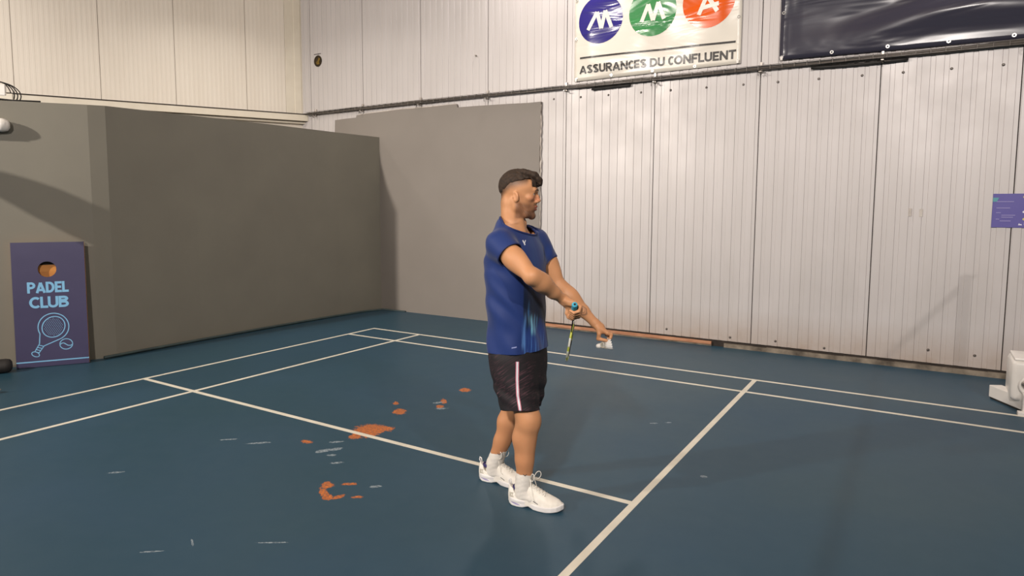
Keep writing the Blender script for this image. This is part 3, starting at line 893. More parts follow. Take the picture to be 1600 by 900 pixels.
bm = bmesh.new(); add_tube(bm, [loc(6.80, .12, .05), loc(6.80, .12, 1.56)], .038, 12); obj('pole', bm, M['white_plastic'], post, True)
bm = bmesh.new(); add_tube(bm, [loc(6.80, .12, 1.53), loc(6.86, .17, 1.55)], .008, 8); obj('cleat', bm, M['zinc'], post, True)
net = empty('badminton_net', (6.80, -3.0, 0)); tag(net, 'badminton net with white top tape strung from the white post', 'net')
bm = bmesh.new()
def top(y): return 1.545 - .025 * math.sin(math.pi * min(1, max(0, (.1 - y) / 6.2)))
ys = np.linspace(.075, -6.12, 24)
for a, b in zip(ys[:-1], ys[1:]):
    vs = [bm.verts.new((dx_, y + 3.0, top(y) + dz)) for y in (a, b) for dx_, dz in ((-.004, 0), (.004, 0), (.004, -.075), (-.004, -.075))]
    for k in range(4): bm.faces.new((vs[k], vs[(k + 1) % 4], vs[4 + (k + 1) % 4], vs[4 + k]))
obj('top_tape', bm, M['strap'], net)
bm = bmesh.new()
for k in range(19):
    z = .075 + .0365 * k
    add_tube(bm, [(0, y + 3, top(y) - z) for y in ys[::3]], .0011, 3, False)
for y in np.arange(.06, -6.1, -.037):
    add_tube(bm, [(0, y + 3, top(y) - .07), (0, y + 3, top(y) - .76)], .0011, 3, False)
o = obj('mesh_cord', bm, M['net_cord'], net); o['kind'] = 'stuff'

# ------------------------------------------------------------------ added flag standing left of the frame (unseen, shaped to cast the curved shadow)
M['gobo'] = mottled('violet_gobo_cloth', srgb(70, 64, 126), srgb(80, 74, 134), 4, .8)
ff_ = empty('shadow_gobo', (-1.829, -5.056, 0)); tag(ff_, 'added violet flag on a curved pole standing beyond the left edge', 'gobo')
up_ = [(-1.809, -5.026, 2.411), (-1.61, -4.653, 2.339), (-1.561, -4.56, 2.31), (-1.48, -4.408, 2.256), (-1.396, -4.251, 2.189), (-1.322, -4.11, 2.109), (-1.245, -3.965, 2.02), (-1.195, -3.872, 1.963)]
lo_ = [(-1.811, -5.031, 2.325), (-1.615, -4.662, 2.15), (-1.566, -4.57, 2.087), (-1.476, -4.401, 1.948), (-1.414, -4.285, 1.871), (-1.37, -4.202, 1.803), (-1.307, -4.084, 1.728), (-1.203, -3.887, 1.579)]
B0 = Vector((-1.829, -5.056, 0))
vs = [Vector(v) - B0 for v in up_ + lo_]
fl_ = pyobj('gobo_cloth', vs, [(8 + i, 9 + i, i + 1, i) for i in range(7)], M['gobo'], ff_)
md = fl_.modifiers.new('cloth', 'SOLIDIFY'); md.thickness = .003
bm = bmesh.new(); add_tube(bm, [(0, 0, .03), (0, 0, 1.4), (.0, .005, 2.3)] + [tuple(Vector(v) - B0) for v in up_], .008, 8); obj('pole', bm, M['white_plastic'], ff_, True)
bm = bmesh.new(); add_lathe(bm, [(0, 0), (.2, 0), (.2, .03), (.03, .045), (0, .045)], 20); obj('base', bm, M['bag'], ff_)
# ------------------------------------------------------------------ implicit-surface toolkit (numpy) for the figure, clothes and shoes
class Field:
    def __init__(s, lo, hi, h):
        s.lo = np.array(lo, float); s.h = h
        s.n = np.ceil((np.array(hi) - s.lo) / h).astype(int) + 1
        s.F = np.full(tuple(s.n), 9.0, np.float32)
    def region(s, lo, hi, pad):
        a = np.clip(np.floor((np.array(lo) - pad - s.lo) / s.h).astype(int), 0, s.n - 1)
        b = np.clip(np.ceil((np.array(hi) + pad - s.lo) / s.h).astype(int) + 1, 1, s.n)
        sl = tuple(slice(a[i], max(b[i], a[i] + 1)) for i in range(3))
        ax = [(s.lo[i] + s.h * np.arange(sl[i].start, sl[i].stop)).astype(np.float32) for i in range(3)]
        return sl, ax[0][:, None, None], ax[1][None, :, None], ax[2][None, None, :]
    def put(s, sl, d, k, sub=False):
        F = s.F[sl]
        if sub: d = -d; F = -F
        if k <= 0: r = np.minimum(F, d) if not sub else np.minimum(F, -(-d))
        else:
            hh = np.clip(.5 + .5 * (F - d) / k, 0, 1)
            r = F + (d - F) * hh - k * hh * (1 - hh)
        s.F[sl] = -r if sub else r
    # NB: subtraction uses max(F, -d): -min(-F, d)
    def cone(s, a, b, ra, rb, k=.01, sub=False):
        a = np.array(a, float); b = np.array(b, float); R = max(ra, rb)
        sl, X, Y, Z = s.region(np.minimum(a, b) - R, np.maximum(a, b) + R, k + .015)
        ab = b - a; L2 = max(ab @ ab, 1e-12)
        px, py, pz = X - a[0], Y - a[1], Z - a[2]
        t = np.clip((px * ab[0] + py * ab[1] + pz * ab[2]) / L2, 0, 1)
        d = np.sqrt((px - t * ab[0]) ** 2 + (py - t * ab[1]) ** 2 + (pz - t * ab[2]) ** 2) - (ra + (rb - ra) * t)
        if sub: F = s.F[sl]; s.F[sl] = s.smax(F, -d, k)
        else: s.put(sl, d, k)
    @staticmethod
    def smax(a, b, k):
        if k <= 0: return np.maximum(a, b)
        hh = np.clip(.5 - .5 * (a - b) / k, 0, 1)
        return a + (b - a) * hh + k * hh * (1 - hh)
    def chain(s, pts, rads, k=.01, kk=None):
        for i in range(len(pts) - 1):
            s.cone(pts[i], pts[i + 1], rads[i], rads[i + 1], k if i == 0 else (kk if kk is not None else k))
    def ell(s, c, rad, ax=None, k=.01, sub=False):
        c = np.array(c, float); rad = np.array(rad, float); R = rad.max()
        ax = np.eye(3) if ax is None else np.array(ax, float)
        ext = np.sqrt(((ax * rad[:, None]) ** 2).sum(0))
        sl, X, Y, Z = s.region(c - ext, c + ext, k + .015)
        px, py, pz = X - c[0], Y - c[1], Z - c[2]
        q0 = (px * ax[0, 0] + py * ax[0, 1] + pz * ax[0, 2]); q1 = (px * ax[1, 0] + py * ax[1, 1] + pz * ax[1, 2]); q2 = (px * ax[2, 0] + py * ax[2, 1] + pz * ax[2, 2])
        k0 = np.sqrt((q0 / rad[0]) ** 2 + (q1 / rad[1]) ** 2 + (q2 / rad[2]) ** 2)
        k1 = np.sqrt((q0 / rad[0] ** 2) ** 2 + (q1 / rad[1] ** 2) ** 2 + (q2 / rad[2] ** 2) ** 2)
        d = k0 * (k0 - 1) / np.maximum(k1, 1e-6)
        d = np.maximum(d, -rad.min())
        if sub: s.F[sl] = s.smax(s.F[sl], -d, k)
        else: s.put(sl, d, k)
    def stack(s, rows, k=.02, pw=2.2, disp=None):
        """rows: (z, cx, cy, ax, ay) elliptical sections"""
        R = np.array(rows, float)
        lo = (np.min(R[:, 1] - R[:, 3]), np.min(R[:, 2] - R[:, 4]), R[0, 0]); hi = (np.max(R[:, 1] + R[:, 3]), np.max(R[:, 2] + R[:, 4]), R[-1, 0])
        sl, X, Y, Z = s.region(lo, hi, k + .02)
        z = Z[0, 0]
        zz = np.linspace(R[0, 0], R[-1, 0], 200)
        def it(col):
            v = np.interp(zz, R[:, 0], R[:, col])
            ker = np.hanning(25); ker /= ker.sum()
            v = np.convolve(np.pad(v, 12, 'edge'), ker, 'valid')
            return np.interp(z, zz, v).astype(np.float32)[None, None, :]
        cx, cy, a, b = it(1), it(2), it(3), it(4)
        q = (np.abs((X - cx) / a) ** pw + np.abs((Y - cy) / b) ** pw) ** (1 / pw)
        d = (q - 1) * np.minimum(a, b)
        d = np.maximum(d, np.maximum(Z - R[-1, 0], R[0, 0] - Z))
        if disp is not None: d = d + disp(X, Y, Z)
        s.put(sl, d, k)
    def displace(s, fn, lo=None, hi=None):
        lo = s.lo if lo is None else lo
        hi = s.lo + s.h * (s.n - 1) if hi is None else hi
        sl, X, Y, Z = s.region(lo, hi, 0)
        s.F[sl] += fn(X, Y, Z)
    def cut(s, p, nrm, lo, hi, k=0.0):
        """keep the side opposite to nrm inside the box lo..hi"""
        sl, X, Y, Z = s.region(lo, hi, 0)
        d = (X - p[0]) * nrm[0] + (Y - p[1]) * nrm[1] + (Z - p[2]) * nrm[2]
        s.F[sl] = s.smax(s.F[sl], d, k)
    def mesh(s, smooth=2):
        F = s.F
        F = np.pad(F, 1, constant_values=9.0); lo = s.lo - s.h
        S = F < 0
        c = np.zeros(tuple(np.array(F.shape) - 1), np.int8)
        for i in (0, 1):
            for j in (0, 1):
                for k in (0, 1):
                    c += S[i:F.shape[0] - 1 + i, j:F.shape[1] - 1 + j, k:F.shape[2] - 1 + k]
        act = (c > 0) & (c < 8)
        I = np.argwhere(act)
        ids = np.full(c.shape, -1, np.int32)
        ids[act] = np.arange(len(I))
        acc = np.zeros((len(I), 3)); cnt = np.zeros(len(I))
        cor = [(i, j, k) for i in (0, 1) for j in (0, 1) for k in (0, 1)]
        for a in cor:
            for ax in range(3):
                if a[ax] == 1: continue
                b = list(a); b[ax] = 1
                fa = F[I[:, 0] + a[0], I[:, 1] + a[1], I[:, 2] + a[2]]; fb = F[I[:, 0] + b[0], I[:, 1] + b[1], I[:, 2] + b[2]]
                m = (fa < 0) != (fb < 0)
                t = np.where(m, fa / np.where(m, fa - fb, 1), 0)
                p = np.array(a, float)[None].repeat(len(I), 0); p[:, ax] += t
                acc[m] += p[m]; cnt[m] += 1
        V = lo + s.h * (I + acc / cnt[:, None])
        faces = []
        for ax in range(3):
            u, v = (ax + 1) % 3, (ax + 2) % 3
            sa = [slice(1, -1)] * 3; sb = [slice(1, -1)] * 3
            sa[ax] = slice(0, -1); sb[ax] = slice(1, None)
            ca = S[tuple(sa)]; cb = S[tuple(sb)]
            E = np.argwhere(ca != cb)
            if not len(E): continue
            ins = ca[E[:, 0], E[:, 1], E[:, 2]]
            G = E.copy(); G[:, u] += 1; G[:, v] += 1
            def cid(du, dv):
                g = G.copy(); g[:, u] += du; g[:, v] += dv
                return ids[g[:, 0], g[:, 1], g[:, 2]]
            q = np.stack([cid(-1, -1), cid(0, -1), cid(0, 0), cid(-1, 0)], 1)
            q[~ins] = q[~ins][:, ::-1]
            faces.append(q)
        Q = np.concatenate(faces)
        Q = Q[(Q >= 0).all(1)]
        for it_ in range(smooth):
            sm_ = np.zeros_like(V); ct_ = np.zeros(len(V))
            for i in range(4):
                j = (i + 1) % 4
                np.add.at(sm_, Q[:, i], V[Q[:, j]]); np.add.at(ct_, Q[:, i], 1)
                np.add.at(sm_, Q[:, j], V[Q[:, i]]); np.add.at(ct_, Q[:, j], 1)
            lam = .5 if it_ % 2 == 0 else -.35
            V = V + lam * (sm_ / ct_[:, None] - V)
        return V, Q

def biggest(V, Q):
    """keep the largest connected piece"""
    lab = np.arange(len(V))
    for _ in range(400):
        mn = lab[Q].min(1)
        new = lab.copy()
        for i in range(4): np.minimum.at(new, Q[:, i], mn)
        new = new[new]
        if (new == lab).all(): break
        lab = new
    u, c = np.unique(lab, return_counts=True)
    keep = lab == u[np.argmax(c)]
    idx = np.cumsum(keep) - 1
    return V[keep], idx[Q[keep[Q].all(1)]]

def np_obj(name, V, Q, mat, parent, col=None):
    me = bpy.data.meshes.new(name)
    me.vertices.add(len(V)); me.vertices.foreach_set('co', np.asarray(V, np.float32).ravel())
    nq = len(Q)
    me.loops.add(nq * 4); me.loops.foreach_set('vertex_index', np.asarray(Q, np.int32).ravel())
    me.polygons.add(nq); me.polygons.foreach_set('loop_start', np.arange(0, nq * 4, 4, dtype=np.int32))
    try: me.polygons.foreach_set('loop_total', np.full(nq, 4, np.int32))
    except Exception: pass
    me.polygons.foreach_set('use_smooth', np.ones(nq, bool))
    me.update(calc_edges=True)
    if col is not None:
        a = me.color_attributes.new('tone', 'FLOAT_COLOR', 'POINT')
        a.data.foreach_set('color', np.concatenate([col, np.ones((len(col), 1))], 1).astype(np.float32).ravel())
    return obj_from_mesh(name, me, mat, parent)

def ss(a, b, x):
    t = np.clip((x - a) / (b - a), 0, 1)
    return t * t * (3 - 2 * t)
def lin(r, g, b): return np.array(srgb(r, g, b)[:3])
def vnoise(P, f, seed=0):
    """cheap smooth value noise from summed sines, about -1..1"""
    rs = np.random.RandomState(seed); o = 0
    for i in range(6):
        d = rs.normal(size=3); d /= np.linalg.norm(d)
        o = o + np.sin((P[..., 0] * d[0] + P[..., 1] * d[1] + P[..., 2] * d[2]) * f * rs.uniform(.6, 1.5) + rs.uniform(0, 6.28))
    return o / 3.0

# ------------------------------------------------------------------ the player: joints in metres, x forward, y to his left, z up
PER = empty('person', (4.15, -3.3, 0))
tag(PER, 'bearded man in a blue shirt and black shorts ready to serve on the blue court', 'person')
A = lambda *t: np.array(t, float)
hipR, hipL = A(-.005, -.093, .80), A(-.012, .093, .79)
kneR, kneL = A(.112, -.092, .475), A(-.078, .115, .465)
ankR, ankL = A(.078, -.078, .105), A(-.218, .096, .105)
shR, shL = A(-.012, -.178, 1.392), A(.000, .180, 1.392)
elR, elL = A(.208, -.235, 1.242), A(.124, .223, 1.140)
wrR, wrL = A(.300, -.078, 1.078), A(.310, .296, .942)
# head frame
ff = A(.880, .440, -.06); ff /= np.linalg.norm(ff)
fl = np.cross(A(0, 0, 1), ff); fl /= np.linalg.norm(fl)
fu = np.cross(ff, fl)
H0 = A(-.006, -.004, 1.648); HS = 1.0
def hd(f, l, u): return H0 + HS * (f * ff + l * fl + u * fu)
HAX = np.array([ff, fl, fu])

def hand_fist(F, wr):
    pass

def build_body():
    h = .0034
    B = Field((-.36, -.33, 0.02), (.46, .40, 1.80), h)
    # legs
    for hp, kn, an, sgn in ((hipR, kneR, ankR, -1), (hipL, kneL, ankL, 1)):
        B.cone(hp, kn, .088, .060, .03)
        d = an - kn
        back = A(-1, 0, .1)
        c1 = kn + d * .30 + back * .022; c2 = kn + d * .62 + back * .010
        B.chain([kn, c1, c2, an], [.053, .051, .040, .035], .03)
        B.ell(kn + A(.020, 0, .0), (.036, .040, .05), None, .035)            # knee cap
        B.ell(kn + d * .29 + back * .028 + A(0, sgn * .006, 0), (.029, .030, .11), None, .035)   # calf
        B.cone(kn + d * .1 + A(.012, 0, 0), an + A(.008, 0, .03), .045, .030, .03)    # shin
        toe = an + A(.13, 0, -.068)
        B.cone(an + A(-.01, 0, -.04), toe, .028, .014, .02)
        B.ell(an + A(0, .03 * 1, .0), (.012, .01, .014), None, .01); B.ell(an + A(0, -.03, -.005), (.012, .01, .014), None, .01)
    # trunk
    B.stack([(.76, -.01, 0, .105, .165), (.88, -.012, 0, .105, .158), (1.02, -.015, 0, .098, .148), (1.18, -.022, 0, .108, .160),
             (1.30, -.026, 0, .112, .166), (1.38, -.03, 0, .095, .160), (1.44, -.035, 0, .065, .12), (1.485, -.04, -.005, .052, .07)], .03)
    # neck
    B.cone(A(-.030, -.012, 1.43), hd(-.026, 0, -.06), .062, .056, .03)
    B.cone(A(-.036, -.010, 1.46), hd(-.038, 0, -.04), .050, .050, .03)
    B.cone(A(-.03, -.055, 1.43), hd(-.04, -.02, -.11), .022, .026, .03)
    B.cone(A(-.03, .055, 1.43), hd(-.04, .02, -.11), .022, .026, .03)
    B.cone(A(.035, -.012, 1.42), hd(-.012, -.050, -.05), .014, .018, .02)      # sterno muscles
    B.ell(hd(.035, 0, -.155), (.014, .012, .018), HAX, .02)                       # throat
    # shoulders and arms
    for sh, el, wr, sgn in ((shR, elR, wrR, -1), (shL, elL, wrL, 1)):
        B.ell(sh, (.062, .060, .062), None, .03)
        u = el - sh; L = np.linalg.norm(u); n1 = u / L
        up = A(0, 0, 1) - n1 * n1[2]; up /= np.linalg.norm(up)
        B.chain([sh, sh + u * .45, el], [.054, .048, .039], .03)
        B.ell(sh + u * .52 + up * .012, (.085, .037, .040), np.array([n1, np.cross(up, n1), up]), .03)      # biceps
        B.ell(sh + u * .50 - up * .016, (.09, .036, .036), np.array([n1, np.cross(up, n1), up]), .03)       # triceps
        v = wr - el
        B.chain([el, el + v * .28, el + v * .65, wr], [.038, .0405, .0325, .0235], .02)
        n2 = v / np.linalg.norm(v)
        o2 = np.cross(n2, A(0, 0, 1)); o2 /= np.linalg.norm(o2); o3 = np.cross(o2, n2)
        B.ell(el + v * .25 + o3 * .010 + o2 * sgn * -.006, (.085, .036, .038), np.array([n2, o2, o3]), .03)
        B.cone(el - n1 * .004 - up * .012, el - up * .012, .024, .024, .02)
    # right hand closed on the racket handle
    O, a_, Fd, Nn = GRIP['O'], GRIP['a'], GRIP['F'], GRIP['N']
    def g(f, n, t): return O + f * Fd + n * Nn + t * a_
    B.cone(wrR, g(-.058, -.022, .0), .026, .026, .02)
    B.ell(g(-.022, -.026, .0), (.048, .017, .041), np.array([Fd, Nn, a_]), .015)
    B.ell(g(-.035, -.014, .022), (.032, .017, .022), np.array([Fd, Nn, a_]), .012)      # thumb mound
    B.ell(g(-.04, -.015, -.022), (.030, .016, .018), np.array([Fd, Nn, a_]), .012)     # heel
    for t, L, r in ((-.033, .86, .0082), (-.0115, .97, .0090), (.0105, 1.0, .0094), (.032, .95, .0092)):
        K = g(.027 * L, -.020, t); P1 = g(.033 * L, .006, t * 1.02); P2 = g(.014 * L, .0255, t * 1.0); T = g(-.010, .0235, t)
        B.cone(g(-.005, -.026, t * .9), K, r * 1.15, r * 1.18, .006)
        B.chain([K, P1, P2, T], [r * 1.12, r * 1.06, r * .96, r * .86], .0035, .003)
    B.chain([g(-.034, -.006, .030), g(-.030, .014, .040), g(-.014, .0255, .050), g(.004, .0245, .055)], [.0145, .0115, .0105, .0092], .006, .004)
    # left hand pinching the shuttle
    Fd, Nn, Td = LH['F'], LH['N'], LH['T']
    W = wrL
    def q(f, n, t): return W + f * Fd + n * Nn + t * Td
    ax = np.array([Fd, Nn, Td])
    B.cone(W, q(.03, -.002, 0), .0245, .026, .015)
    B.ell(q(.050, -.002, -.001), (.046, .0155, .039), ax, .015)
    B.ell(q(.034, .010, .020), (.030, .015, .017), ax, .012)
    tips = LH['tips']
    for (t, L, r), tp in zip(((.030, .95, .0088), (.010, 1.0, .0091), (-.010, .96, .0088), (-.029, .84, .0078)), tips):
        K = q(.082 if abs(t) < .02 else .077, -.006, t)
        B.cone(q(.05, -.004, t * .8), K, r * 1.15, r * 1.2, .006)
        tp = np.array(tp)
        mid = (K + tp) / 2
        dirn = (tp - K); ln_ = np.linalg.norm(dirn)
        bend = Fd - dirn * (Fd @ dirn) / ln_ ** 2; bend /= np.linalg.norm(bend)
        b = .020 * L
        P1 = K + dirn * .42 + bend * b; P2 = K + dirn * .78 + bend * b * .55
        B.chain([K, P1, P2, tp], [r * 1.12, r * 1.04, r * .94, r * .82], .0035, .003)
    tb = LH['thumb']
    B.chain([q(.022, .008, .022), tb[0], tb[1], tb[2]], [.0150, .0118, .0104, .0088], .006, .004)
    # head
    e = lambda c, r, k=.02, ax=HAX: B.ell(hd(*c), r, ax, k)
    e((-.010, 0, .030), (.092, .072, .086))
    e((.026, 0, .030), (.072, .064, .066))
    e((.034, 0, -.025), (.056, .058, .066))
    e((.030, 0, -.070), (.050, .046, .040))
    for s_ in (-1, 1):
        B.chain([hd(-.012, s_ * .056, -.035), hd(.000, s_ * .054, -.072), hd(.050, s_ * .034, -.104), hd(.076, s_ * .010, -.112)], [.016, .016, .015, .016], .02)
        B.ell(hd(.058, s_ * .044, -.018), (.022, .018, .017), HAX, .015)            # cheekbone
        B.cone(hd(.083, s_ * .036, .024), hd(.092, s_ * .010, .020), .010, .010, .012)      # brow ridge
    B.ell(hd(.078, 0, -.110), (.017, .021, .016), HAX, .012)                        # chin
    B.ell(hd(.072, 0, -.066), (.024, .032, .030), HAX, .012)                        # mouth mound
    for s_ in (-1, 1):
        B.ell(hd(.0885, s_ * .030, .0035), (.0115, .0145, .009), HAX, .006, True)         # eye socket
    B.cone(hd(.070, 0, .006), hd(.086, 0, -.036), .016, .0165, .012)
    B.chain([hd(.088, 0, .012), hd(.100, 0, -.010), hd(.109, 0, -.030)], [.0080, .0080, .0092], .008)
    for s_ in (-1, 1):
        B.ell(hd(.099, s_ * .0125, -.035), (.011, .0075, .0085), HAX, .005)
        B.ell(hd(.104, s_ * .007, -.043), (.004, .0022, .003), HAX, .002, True)
        B.chain([hd(.0725, s_ * .0450, .0035), hd(.0820, s_ * .0365, .0105), hd(.0855, s_ * .028, .0118), hd(.0850, s_ * .018, .005)], [.0034, .0040, .0040, .0034], .004)
        B.chain([hd(.0725, s_ * .0450, .0020), hd(.0805, s_ * .0355, -.0048), hd(.0835, s_ * .027, -.0066), hd(.0840, s_ * .018, .000)], [.0030, .0032, .0032, .0030], .004)
    B.chain([hd(.083, -.024, -.066), hd(.0965, -.009, -.0595), hd(.0972, 0, -.0615), hd(.0965, .009, -.0595), hd(.083, .024, -.066)], [.003, .0058, .006, .0058, .003], .004)
    B.chain([hd(.083, -.022, -.069), hd(.0945, 0, -.0755), hd(.083, .022, -.069)], [.003, .0068, .003], .004)
    B.cone(hd(.1005, -.02, -.0675), hd(.1005, .02, -.0675), .0022, .0022, .002, True)
    # ears
    for s_ in (-1, 1):
        eax = np.array([ff * .94 + fl * s_ * -.10 + fu * -.28, fl, fu]); eax[0] /= np.linalg.norm(eax[0])
        eax[1] = fl + ff * s_ * -.35 * 0 ; out_ = fl * s_ * .9 - ff * .42; out_ /= np.linalg.norm(out_)
        up_ = fu * .96 - ff * .26; up_ /= np.linalg.norm(up_)
        fw = np.cross(out_, up_); fw /= np.linalg.norm(fw)
        eax = np.array([fw, out_, up_])
        c = hd(-.008, s_ * .0755, -.016)
        B.ell(c, (.0165, .008, .028), eax, .006)
        B.ell(c + out_ * .007 + fw * .004 + up_ * .003, (.0095, .006, .018), eax, .004, True)
        B.cone(c + up_ * -.022 + fw * .004, c + up_ * -.019 + fw * .006, .0075, .007, .006)
        B.ell(c + out_ * .004 + fw * .013 - up_ * .002, (.004, .004, .007), eax, .003)
    V, Q = B.mesh(2)
    V, Q = biggest(V, Q)
    return V, Q

# racket handle direction and the grip frame (right hand)
butt = A(.366, -.082, 1.100); tipp = A(.109, .386, .758)
ra = (tipp - butt); RL = np.linalg.norm(ra); ra /= RL
Fg = (wrR - elR); Fg = Fg - ra * (Fg @ ra); Fg /= np.linalg.norm(Fg)
Ng = np.cross(Fg, ra)
if Ng[2] > 0: Ng = -Ng
GRIP = dict(O=butt + ra * .075, a=ra, F=Fg, N=Ng)
# move the wrist so that the fist sits on the handle
wrR = GRIP['O'] - .072 * Fg - .026 * Ng
Fl = A(.84 * .74, .543 * .74, -.67); Fl /= np.linalg.norm(Fl)
Tl = A(.543, -.84, 0)                         # thumb side, towards the camera
Nl = np.cross(Tl, Fl)
if Nl[2] > 0: Nl = -Nl
RV = A(.8398, .5428, 0)
def lp(r, d, z): return RV * r + A(-.5428, .8398, 0) * d + A(0, 0, z)
pinch = A(.385, .305, .858)
LH = dict(F=Fl, N=Nl, T=Tl,
          tips=[pinch + Tl * .004 + lp(.004, 0, .004), pinch - Tl * .012 + lp(.006, 0, .0), pinch - Tl * .030 + lp(.002, 0, .004), pinch - Tl * .046 + lp(-.006, 0, .016)],
          thumb=[wrL + Fl * .045 + Nl * .026 + Tl * .032, wrL + Fl * .062 + Nl * .050 + Tl * .026, pinch + Tl * .010 + lp(-.014, 0, -.001)])

V, Q = build_body()
# skin tones per vertex: base skin, shaved sides, beard stubble, lips, brows left to their own meshes, forearm tattoo
P = (V - H0) / HS
hf, hl, hu = P @ ff, P @ fl, P @ fu
skin = lin(202, 146, 104)
col = np.repeat(skin[None], len(V), 0)
col *= (1 + .05 * vnoise(V, 60, 3))[:, None]
def paint(mask, c):
    global col
    col = col * (1 - mask[:, None]) + c * mask[:, None]
head = hu > -.16
paint(.30 * ss(.3, 0.9, -V[:, 2] + 1.0), lin(176, 112, 76))                      # tanned legs
paint(.35 * head * ss(.03, .0, np.abs(hu + .02)) * ss(.04, .09, hf), lin(206, 120, 100))   # ruddier cheeks and nose
grain = .75 + .25 * vnoise(V, 900, 5)
jaw = ss(-.035, -.060, hu + .25 * np.maximum(0, .02 - hf) * 0) * ss(-.020, .012, hf) * head * ss(-.135, -.118, hu)
side = ss(-.02, .0, hf) * ss(.040, .0, hf) * ss(-.005, -.02, hu) * head * .6
must = ss(.012, .004, np.abs(hu + .050)) * ss(.078, .088, hf) * head * ss(.035, .025, np.abs(hl))
chin = ss(-.078, -.092, hu) * ss(.03, .06, hf) * head * ss(-.135, -.122, hu)
paint(np.clip(.70 * jaw + .45 * side, 0, .74) * (.8 + .2 * grain), lin(96, 64, 50))
paint(np.clip(.70 * must + .72 * chin, 0, .85) * grain, lin(66, 44, 34))
HL_F = [-.12, -.095, -.075, -.04, .0, .03, .05, .066, .072, .125]
HL_U = [-.030, -.022, .012, .046, .060, .070, .076, .074, .030, .030]
hline = np.interp(hf, HL_F, HL_U)
fade = ss(-.042, .004, hu - hline) * head * ss(.060, .040, hf)
paint(.85 * fade * (.85 + .15 * grain), lin(66, 51, 40))
nape = ss(-.060, -.085, hf) * head * ss(-.085, -.04, hu)
paint(.35 * nape * grain, lin(84, 66, 54))
lips = ss(.013, .008, np.abs(hu + .068)) * ss(.084, .092, hf) * ss(.024, .018, np.abs(hl)) * head
paint(.7 * lips, lin(178, 98, 86))
lv = wrL - elL; lt = ((V - elL) @ lv) / (lv @ lv)
ld2 = np.linalg.norm(V - elL - lt[:, None] * lv, axis=1)
outw = ((V - elL - lt[:, None] * lv) @ Tl)
tat = (ld2 < .06) * ss(.50, .54, lt) * ss(.78, .74, lt) * ss(.0, .012, outw)
rr = .12 * vnoise(V, 160, 14) + np.hypot((lt - .64) / .11, (((V - elL - lt[:, None] * lv) @ np.cross(lv / np.linalg.norm(lv), Tl))) / .026)
paint(.55 * tat * np.clip(ss(.22, .12, np.abs(rr - .8)) + ss(.14, .05, np.abs(rr - .35)) + .35 * (vnoise(V, 420, 9) > .2), 0, 1) * ss(1.15, 1.0, rr), lin(64, 58, 60))
for kn in (kneR, kneL):
    pass
sm_ = Mat('skin', srgb(206, 150, 116), .5, 0, .4)
at = sm_.n('ShaderNodeVertexColor'); at.layer_name = 'tone'
sm_.l(at.outputs[0], sm_.b.inputs['Base Color'])
sm_.b.inputs['Subsurface Weight'].default_value = .08
sm_.b.inputs['Subsurface Radius'].default_value = (.012, .005, .003)
sm_.bump(sm_.noise(260, 3), .08, .002)
M['skin'] = sm_.m
body = np_obj('body', V, Q, M['skin'], PER, col)

# eyes and brows
M['eye_white'] = mottled('eye_white', srgb(196, 182, 170), srgb(186, 172, 160), 40, .3)
M['iris'] = mottled('brown_iris', srgb(58, 36, 24), srgb(44, 28, 20), 40, .2)
M['hair'] = mottled('dark_brown_hair', srgb(62, 45, 31), srgb(38, 28, 20), 90, .8, 4, .12, vscale=(1, 1, 1))
for s_ in (-1, 1):
    c = hd(.0750, s_ * .0305, .0028)
    em = frame(c, fl, fu, ff)
    bm = bmesh.new(); bmesh.ops.create_uvsphere(bm, u_segments=16, v_segments=12, radius=.0112, matrix=em); eo = obj('eye', bm, M['eye_white'], PER, True)
    bm = bmesh.new(); add_lathe(bm, [(0, .0118), (.003, .0116), (.0055, .0102), (.0058, .009)], 14, em); obj('iris', bm, M['iris'], eo, True)
    bm = bmesh.new()
    pts = [hd(.0885, s_ * .046, .020), hd(.0955, s_ * .036, .0265), hd(.100, s_ * .024, .0265), hd(.101, s_ * .012, .0235)]
    add_tube(bm, pts, [.0015, .0026, .003, .0022], 6); obj('eyebrow', bm, M['hair'], PER, True)

